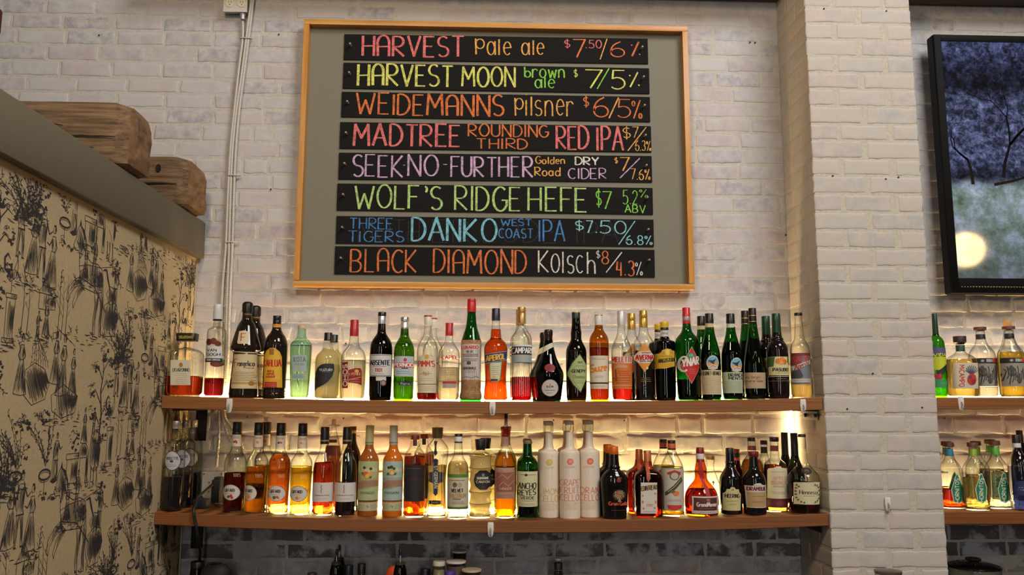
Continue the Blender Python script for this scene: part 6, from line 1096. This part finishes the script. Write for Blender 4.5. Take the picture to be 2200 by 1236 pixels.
bottle('H', 'l', 822, 1050, [(1050, 80), (1035, 88), (680, 86), (620, 66), (560, 44), (520, 40)], thin_glass((110, 30, 20), edge=.4), 'dark red bottle with red cap and black band, behind the dark labelled bottles', [('neck_band', [('r', 788, 862, 460, 498, (26, 22, 22))])], [('neck_foil', (190, 70, 30), .2, .4, [(560, 42), (498, 40)]), cap((28, 24, 24), [(498, 40), (462, 40)], nm='neck_ring'), cap((150, 48, 34), [(462, 40), (420, 41)])], (liquid((80, 14, 14)), 640), row=-.06)
bottle('H', 'l', 980, 1042, [(1042, 96), (1030, 103), (900, 106), (720, 107), (665, 94), (625, 66), (600, 47), (490, 38)], NEARBLK, 'black round-shouldered bottle with wine-red stopper and tan label', [('label', [('p', [(890, 768), (948, 764), (976, 744), (1020, 742), (1044, 760), (1086, 764), (1086, 976), (908, 976)], (200, 192, 180)), ('p', [(904, 826), (970, 826), (990, 842), (1020, 826), (1080, 822), (1080, 968), (914, 968)], (176, 146, 100)), ('t', 'DRAMBUIE', 906, 1080, 778, 812, (110, 34, 32), 8), ('f', 930, 1066, 856, 876, 1, (140, 90, 60), 4), ('f', 940, 1060, 910, 930, 2, (140, 100, 66), 3)])], [cap((110, 26, 30), [(494, 42), (486, 48), (444, 49)], 0, .35, 'stopper')], row=-.217)
bottle('H', 'l', 965, 1040, [(1040, 96), (1025, 104), (600, 102), (540, 92), (500, 60), (470, 40), (345, 36)], CLEAR, 'amber whiskey bottle with black stopper and red neck band, behind the wine-red stopper', [], [('neck_band', (110, 40, 34), 0, .5, [(430, 40), (390, 38)]), cap((30, 30, 32), [(346, 39), (310, 38)], .2, .3, 'stopper')], (liquid((206, 116, 24)), 520), row=-.115)
bottle('H', 'l', 1090, 1040, [(1040, 60), (1025, 66), (620, 66), (560, 60), (510, 42), (470, 32), (375, 30)], CLEAR, 'clear bottle with navy stopper between the wine-red stopper and the brandy', [], [('neck_strip', (30, 36, 60), 0, .5, [(460, 30), (400, 30)]), cap((34, 38, 60), [(378, 33), (370, 34), (338, 33)], 0, .4, 'stopper')], (liquid((200, 150, 100)), 640), row=-.06)
bottle('H', 'l', 1195, 1020, [(1020, 97), (1006, 105), (980, 105), (700, 106), (590, 105), (550, 92), (520, 56), (505, 42), (440, 40), (350, 38)], CLEAR, 'clear bottle of red-amber brandy with tall cream label and wine-red lower band', [('label', [('p', [(1112, 622), (1120, 606), (1160, 606), (1180, 584), (1220, 584), (1240, 606), (1296, 606), (1300, 622), (1300, 890), (1116, 890)], (206, 198, 164)), ('f', 1140, 1270, 630, 640, 1, (140, 110, 90), 4), ('t', 'APPLE', 1152, 1280, 680, 712, (214, 160, 130), 8), ('t', 'BRANDY', 1142, 1284, 722, 754, (206, 160, 130), 8), ('f', 1150, 1270, 764, 782, 2, (206, 90, 70), 3), ('f', 1140, 1280, 820, 850, 2, (150, 130, 110), 3)]), ('lower_band', [('r', 1108, 1304, 892, 976, (92, 30, 34)), ('o', 1212, 936, 34, 24, (116, 46, 48)), ('f', 1120, 1295, 925, 950, 2, (130, 60, 60), 4)]), ('neck_band', [('r', 1138, 1222, 390, 444, (110, 40, 36))])], [cap((26, 24, 26), [(350, 38), (344, 43), (306, 43)], 0, .35, 'stopper')], (liquid((170, 60, 24)), 570), row=-.17)
wc = bottle('H', 'l', 1292, 1020, [(1020, 76), (1005, 84), (640, 84), (580, 70), (530, 46), (470, 33)], thin_glass((24, 44, 26), edge=.4), 'dark wine bottle with tall black capsule beside the glowing corner strip, left one', [], [cap((22, 21, 23), [(480, 34), (440, 33), (262, 32)], .1, .4, 'capsule')], (liquid((40, 16, 16)), 700), row=-.045)
again(wc, 'l', 19, -.112, 'dark wine bottle with black capsule, directly behind the long-necked cognac bottle')
bottle('H', 'l', 1462, 1020, [(1020, 126), (1006, 138), (900, 141), (760, 144), (690, 149), (650, 132), (605, 86), (560, 52), (500, 42), (400, 37), (305, 34)], CLEAR, 'long-necked clear cognac bottle with black oval seal and vine-framed cream label', [('label', [('p', [(1364, 738), (1602, 734), (1600, 944), (1372, 948)], (206, 200, 160)), ('t', 'Hennessy', 1408, 1578, 806, 846, (50, 46, 48), 5.5), ('f', 1436, 1560, 856, 868, 1, (110, 104, 90), 4)]+[('o', x, y, 9, 8, c) for x, y, c in [(1384, 760, (96, 84, 40)), (1400, 774, (70, 76, 40)), (1380, 790, (120, 70, 40)), (1378, 820, (84, 84, 44)), (1380, 850, (70, 76, 40)), (1384, 880, (110, 70, 40)), (1398, 900, (84, 84, 44)), (1420, 918, (96, 84, 40)), (1444, 924, (84, 90, 50)), (1544, 756, (84, 84, 44)), (1566, 762, (110, 76, 40)), (1584, 780, (70, 76, 40)), (1592, 810, (120, 70, 40)), (1590, 850, (84, 84, 44)), (1586, 886, (70, 76, 40)), (1570, 906, (96, 84, 40)), (1546, 918, (110, 70, 40))]]), ('seal', [('o', 1480, 628, 48, 33, (30, 24, 22)), ('o', 1480, 628, 30, 19, (52, 42, 34)), ('l', [(1462, 628), (1478, 618), (1498, 632)], (150, 120, 70), 4)])], [cap((22, 20, 22), [(306, 37), (278, 36)])], (liquid((110, 26, 14)), 737), row=-.218)

# ---- short shelves right of the column
bottle('I', 'ru', 150, 538, [(538, 34), (530, 39), (400, 40), (262, 40), (240, 32), (222, 16), (200, 13), (160, 12)], thin_glass((110, 190, 40), edge=.4), 'slim lime green bottle with striped label, half hidden by the brick column', [('label', [('r', 112, 190, 284, 320, (90, 84, 130)), ('t', 'VIDA', 118, 180, 314, 330, (220, 206, 60), 3.5), ('r', 112, 190, 332, 400, (196, 206, 50)), ('p', [(130, 410), (186, 366), (188, 400), (140, 436)], (40, 44, 40)), ('p', [(122, 424), (150, 416), (156, 450), (124, 446)], (196, 40, 90)), ('r', 112, 190, 450, 492, (60, 150, 90)), ('f', 150, 186, 462, 476, 1, (170, 190, 90), 3)])], [cap((26, 62, 40), [(222, 15), (180, 14), (106, 12)], .1, .4, 'capsule')], (liquid((190, 230, 60)), 290))
bottle('I', 'ru', 262, 538, [(538, 62), (530, 69), (400, 69), (352, 67), (330, 50), (315, 26), (300, 20), (268, 19)], CLEAR, 'squat square bottle of pale gold tequila with wooden stopper and agave picture label', [('label', [('r', 210, 330, 364, 498, (200, 192, 168)), ('t', 'MiCAMPO', 232, 256, 376, 488, (190, 50, 44), 4.5, 1)]+[('l', [(294, 426), (294+34*math.cos(a), 410-34*math.sin(a))], (70, 74, 96), 4) for a in np.linspace(.2, 2.9, 9)]+[('o', 294, 450, 24, 30, (186, 56, 46)), ('o', 302, 462, 12, 16, (150, 30, 40)), ('o', 286, 440, 8, 9, (90, 60, 90))])], [('neck_band', (34, 70, 60), 0, .5, [(304, 21), (272, 21)]), cap((54, 34, 24), [(268, 19), (258, 30), (226, 31)], 0, .5, 'stopper')], (liquid((244, 216, 120)), 346), sq=(4, .85, 335), row=-.207)
def engraved(cx, liq, lab, row):
    return bottle('I', 'ru', cx, 536, [(536, 58), (526, 63), (400, 64), (335, 64), (305, 58), (278, 38), (258, 25), (215, 21)], CLEAR, lab, [('label', [('r', cx-63, cx+63, 338, 366, (34, 32, 34)), ('t', 'TEQUILA', cx-2, cx+28, 344, 358, (190, 186, 180), 2.5), ('t', 'ESPOLON', cx+32, cx+62, 342, 360, (206, 70, 40), 4), ('o', cx-18, 352, 7, 7, (170, 166, 160)), ('r', cx-63, cx+63, 366, 486, (150, 144, 132))]+[('l', [(cx-60+k*9.3, 372+(k*37) % 50), (cx-52+k*9, 400+(k*23) % 40), (cx-58+k*9.2, 440+(k*29) % 40)], (48, 46, 48), 3.2) for k in range(13)]+[('o', cx-20+(k*31) % 60, 385+(k*47) % 85, 7+(k % 3)*3, 8, (76, 72, 70)) for k in range(9)])], [('neck_band', (28, 26, 28), 0, .5, [(240, 23), (214, 22)]), cap((96, 56, 40), [(196, 19), (192, 29), (176, 30)], 0, .5, 'stopper'), ('glass_lip', CLEAR, 0, .2, [(214, 21), (196, 21)])], liq, row=row)
engraved(393, (liquid((242, 240, 226)), 490), 'clear bottle of silver tequila with black-topped engraved label on the shelf under the television', -.17)
engraved(516, (liquid((244, 214, 110)), 308), 'bottle of golden tequila with black-topped engraved label on the shelf under the television', -.207)
bottle('I', 'ru', 526, 530, [(530, 56), (520, 62), (330, 60), (280, 40), (240, 26), (182, 18)], CLEAR, 'clear bottle with tan cork stopper, behind the golden tequila', [], [cap((196, 150, 90), [(186, 17), (180, 21), (140, 21)], 0, .6, 'stopper')], (liquid((240, 226, 160)), 330), row=-.1)
def coffin(cx, base, sc, liq, lab, neckc, row=-.165):
    z = lambda y: base-(1130-y)*sc
    return bottle('I', 'rl', cx, base, [(base, 56), (z(1120), 63), (z(1060), 60), (z(980), 57), (z(915), 54), (z(880), 36), (z(858), 22), (z(800), 18)], CLEAR, lab, [('label', [('p', [(cx+12, z(938)), (cx+20, z(938)), (cx+46, z(1010)), (cx+40, z(1080)), (cx+24, z(1094)), (cx-4, z(1084)), (cx-16, z(1020))], (190, 206, 180)), ('p', [(cx+13, z(944)), (cx+19, z(944)), (cx+42, z(1011)), (cx+37, z(1077)), (cx+23, z(1089)), (cx-1, z(1080)), (cx-12, z(1020))], (26, 122, 84)), ('t', 'HORNITOS', cx+5, cx+25, z(964), z(1084), (214, 214, 190), 4, -1)])], [('neck_band', neckc, 0, .5, [(z(848), 20), (z(812), 19)]), cap((92, 56, 40), [(z(802), 17), (z(800), 26), (z(778), 25)], 0, .5, 'stopper')], liq, sq=(3.4, .8, z(905)), row=row)
co = coffin(221, 1137, 1.02, (liquid((206, 96, 16)), 1022), 'amber tequila bottle with green coffin-shaped label, next to the brick column', (44, 140, 180))
cq = coffin(330, 1130, 1.0, (liquid((240, 232, 170)), 960), 'clear tequila bottle with green coffin-shaped label, second from the column', (150, 180, 60), -.207)
cr_ = coffin(455, 1132, 1.03, (liquid((242, 238, 206)), 930), 'clear tequila bottle with green label and bright green neck band, third from the column', (96, 190, 70))
again(co, 'rl', -8, -.08, 'amber tequila bottle hidden behind the one next to the column')
again(cq, 'rl', 14, -.105, 'clear tequila bottle with green neck band, behind the second from the column')
again(cr_, 'rl', -10, -.045, 'clear tequila bottle hidden behind the third green-labelled one')
bottle('I', 'rl', 562, 1128, [(1128, 44), (1118, 50), (900, 50), (860, 44), (835, 26), (815, 18), (800, 17)], CLEAR, 'clear bottle with navy label and black-and-white cap at the right edge of the view', [('label', [('r', 530, 606, 978, 1052, (32, 44, 86)), ('f', 540, 600, 1006, 1030, 2, (150, 160, 190), 3)])], [('neck_band', (206, 204, 200), 0, .5, [(804, 19), (780, 19)]), cap((28, 28, 34), [(780, 20), (738, 19)])], (liquid((236, 238, 240)), 900), row=-.217)
bottle('I', 'rl', 590, 1122, [(1122, 44), (1110, 50), (880, 50), (830, 36), (780, 18)], thin_glass((60, 70, 110), edge=.4), 'blue-tinted bottle with tall dark cap at the far right edge', [], [cap((30, 26, 40), [(790, 17), (715, 15)])], row=-.1)

# ------------------------------------------------------------------ things on the back counter, only their tops in view
CB = 1420
def small(cx, prof, glass, label, caps=(), liq=None, row=-.14, nm='bottle', cat='bottle', deco=()):
    return bottle('P', 'c', cx, CB if False else 1300, [(1300, prof[0][1])]+prof, glass, label, deco, caps, liq, row=row, grp='odds and ends on the back counter', name=nm, cat=cat, seg=28)
small(420, [(1290, 17), (1236, 16), (1222, 14), (1218, 12)], thin_glass((70, 18, 14), edge=.5), 'dark red sauce bottle with wide black cap on the counter at the left', [cap(K, [(1220, 14.5), (1208, 14.5), (1206, 13.5)])], (liquid((50, 8, 8)), 1224), nm='sauce_bottle')
root = empty('black_bag', (onY(464, 1236, -.2)[0], -.2, COUNTER_Z), 'crumpled black bag beside the red sauce bottle on the counter', 'bag', 'odds and ends on the back counter')
m = MB(); rows = []
for i in range(9):
    z = .015+(onY(464, 1216, -.2)[2]-COUNTER_Z-.01)*i/8*.99; k = 1-.12*(i/8)**2-(.35 if i == 8 else 0); rows.append([(.058*k*math.cos(t)*(1+.1*mnoise.noise((math.cos(t)*2, math.sin(t)*2, i*.5))), .045*k*math.sin(t), z+(.006*math.cos(2*t+1) if i > 5 else 0)) for t in np.linspace(0, 2*math.pi, 25)[:-1]])
m.grid(rows, flat((18, 17, 18), .7), True); m.f.append(tuple(range(len(m.v)-24, len(m.v)))); m.m.append(0); m.f.append(tuple(range(24))[::-1]); m.m.append(0); m.build('bag_body', root)
m = MB(); m.tube(smooth([(-.03, 0, rows[-1][0][2]-.004), (-.01, .0, rows[-1][0][2]+.004), (.02, 0, rows[-1][0][2]+.003), (.035, 0, rows[-1][0][2]-.006)], 5), .003, BLACKP, 8); m.build('gathered_seam', root)
small(668, [(1290, 14), (1244, 14), (1240, 10), (1236, 9)], BROWNG, 'little brown bottle barely rising above the counter, left of the pourer bottles', [cap((60, 40, 34), [(1238, 9.5), (1231, 9.5)])], nm='little_bottle')
def pourer(cx, top, label, row, glass, col):
    return small(cx, [(1290, 15), (1240, 15), (1222, 13), (1212, 10)], glass, label, [('pourer_stopper', col, 0, .5, [(1232, 12.5), (1228, 10), (1209, 10.5), (1208, 9)]), ('pourer_tube', (170, 168, 160), .8, .25, [(1209, 1.6), (1192, 1.3)]), ('pourer_tip', K, 0, .4, [(1193, 2.8), (1184, 2.8), (1180, 1.8)])], row=row)
pb = pourer(720, 1181, 'dark bottle with black-tipped steel pourer spout on the counter', -.15, OLIVE, (60, 44, 30))
again(pb, 'c', 5, -.06, 'dark bottle with pourer spout standing behind the first pourer bottle')
small(747, [(1290, 10), (1262, 10), (1230, 9.5)], flat((30, 30, 44), .4), 'dark navy cylinder right of the pourer bottles', [cap((24, 26, 40), [(1232, 9.6), (1216, 9.6), (1214, 9)])], nm='spice_tin', cat='tin')
small(775, [(1290, 10), (1242, 10), (1231, 8)], CLEAR, 'small jar with black cap and pale shoulder, left of the orange cap', [cap((24, 24, 26), [(1232, 8.6), (1211, 8.6)])], (liquid((190, 150, 120)), 1236), nm='spice_jar', cat='jar')
# orange fabric cap
p = onY(848, 1236, -.22); root = empty('orange_cap', (p[0], -.22, COUNTER_Z), 'rounded orange cap with dark side panel and yellow brim on the counter', 'cap', 'odds and ends on the back counter')
zt = onY(848, 1216, -.22)[2]-COUNTER_Z; OC = flat((206, 70, 24), .7); m = MB(); rows = []
for i in range(10):
    a = i/9*math.pi/2*.98; rows.append([(.046*math.cos(a)**.7*math.cos(t), .05*math.cos(a)**.7*math.sin(t), .03+(zt-.03)*math.sin(a)) for t in np.linspace(0, 2*math.pi, 33)[:-1]])
m.grid(rows, OC, True); m.f.append(tuple(range(len(m.v)-32, len(m.v)))); m.m.append(0)
dk = m.mi(flat((34, 32, 34), .7))
for fi, f in enumerate(m.f):
    if len(f) == 4 and np.mean([m.v[q][0] for q in f]) < -.034: m.m[fi] = dk
m.build('crown', root)
m = MB(); m.lathe([(.0, .06), (.03, .05), (.034, .047)], flat((190, 150, 50), .7), seg=32); o = m.build('brim', root)
pourer(858, 1218, 'bottle with steel pourer spout in front of the orange cap', -.3, OLIVE, (60, 44, 30))
small(913, [(1290, 14), (1250, 14), (1226, 10)], flat((34, 32, 46), .4), 'dark navy tub with sloped top beside the white-lidded jar', [cap((30, 28, 44), [(1228, 11), (1222, 10)], nm='lid')], nm='small_tub', cat='tub')
small(942, [(1290, 15), (1240, 15), (1226, 13), (1214, 13)], CLEAR, 'clear jar with pale creamy filling left of the plastic tubs', [('lid', (190, 182, 164), 0, .5, [(1215, 13.5), (1206, 13)])], (liquid((206, 196, 160), .2, .8), 1224), row=-.2, nm='glass_jar', cat='jar')
small(979, [(1290, 19), (1240, 19), (1226, 19), (1208, 21)], thin_glass((206, 198, 190), .2), 'translucent plastic tub under the cup of brown garnish', [('rim', (190, 184, 176), 0, .4, [(1209, 21.6), (1205, 21.6)])], (flat((160, 150, 140), .8), 1216), row=-.2, nm='plastic_tub', cat='tub')
t_ = small(986, [(1290, 14), (1210, 14), (1204, 14), (1186, 16)], thin_glass((214, 206, 196), .2), 'clear plastic cup of dark brown garnish stacked above the tubs', [('rim', (200, 196, 186), 0, .4, [(1187, 16.5), (1183, 16.5)])], (flat((58, 36, 26), .8), 1192), row=-.1, nm='plastic_cup', cat='cup')
small(966, [(1290, 12), (1236, 12)], flat((60, 44, 100), .5), 'small purple-lidded pot in front of the plastic tub', [('lid', (74, 48, 120), 0, .4, [(1237, 12.5), (1227, 12.5)])], row=-.28, nm='lidded_pot', cat='pot')
small(1012, [(1290, 14), (1250, 15), (1226, 21)], thin_glass((206, 190, 170), .2), 'shallow clear bowl right of the plastic tubs', [('rim', (180, 160, 130), 0, .4, [(1227, 21.5), (1223, 21.5)])], row=-.24, nm='shallow_bowl', cat='bowl')
small(1200, [(1290, 12), (1240, 12), (1226, 9), (1203, 8)], CLEAR, 'small clear bottle with black-banded neck alone in the middle of the counter', [cap((190, 186, 176), [(1204, 8), (1199, 8)]), ('neck_band', (24, 24, 26), 0, .5, [(1224, 9.2), (1209, 9)])], (liquid((120, 110, 90)), 1228))
def dome(cx, hw, yt, label, row):
    return small(cx, [(1295, hw*.95), (1225, hw), (yt+20, hw*.98), (yt+16, hw*.9), (yt+12, hw*.55)], CLEAR, label, [('lid', thin_glass((170, 160, 150), edge=.5), 0, .2, [(yt+22, hw*1.02), (yt+18, hw*1.0), (yt+13, hw*.7), (yt+10, hw*.3)]), ('lid_knob', thin_glass((160, 148, 140), edge=.4), 0, .2, [(yt+11, hw*.16), (yt+6, hw*.3), (yt+2, hw*.28), (yt, hw*.16)])], row=row, nm='glass_canister', cat='jar')
dome(2098, 52, 1197, 'large lidded glass canister with glass knob, bottom right of the view', -.2)
small(1912, [(1290, 26), (1240, 27), (1232, 26)], CLEAR, 'glass jar whose rim shows in front of the brick column', [('rim', thin_glass((190, 184, 176)), 0, .2, [(1233, 27), (1226, 28)])], row=-.42, nm='glass_jar', cat='jar')
small(2037, [(1290, 8), (1224, 8), (1214, 6)], CLEAR, 'slim clear bottle between the column and the large glass canister', [('rim', thin_glass((190, 186, 180)), 0, .2, [(1216, 6.5), (1210, 6.5)])], row=-.2)

# ------------------------------------------------------------------ settle: neighbours on a shelf stand clear of each other
XLIM = dict(u=(LX+.0015, CX0-.004), l=(LX+.0015, CX0-.004), ru=(CX1+.001, 9), rl=(CX1+.001, 9), c=(LX+.01, 9))
for it in range(160):
    hit = False
    for i, (a, ax, ay, ka) in enumerate(BOT):
        for b_, bx, by, kb in BOT[i+1:]:
            if ka != kb: continue
            dx, dy = b_.location.x-a.location.x, b_.location.y-a.location.y; ex, ey = ax+bx+.0008, ay+by+.0008
            d = math.hypot(dx/ex, dy/ey)
            if d >= 1: continue
            hit = True; g = (1-d)*.5
            py = math.copysign(1, dy if abs(dy) > 1e-4 else (1 if i % 2 else -1))*g*ey*.55; px = math.copysign(1, dx)*g*ex*.4
            for o, s_ in ((a, -1), (b_, 1)):
                y0 = o.location.y; o.location.y = y0+s_*py; o.location.x = o.location.x*(1+(o.location.y-y0)/(DIST+y0))+s_*px
    for o, rx, ry, k in BOT:
        y0 = o.location.y
        lo, hi = (-.52, -.03) if k == 'c' else (-.276, -.008)
        o.location.y = max(lo+ry, min(hi-ry, y0)); o.location.x = max(XLIM[k][0]+rx, min(XLIM[k][1]-rx, o.location.x))
        o.location.z = shelf_z(k, o.location.x)+.0004
    if not hit: break
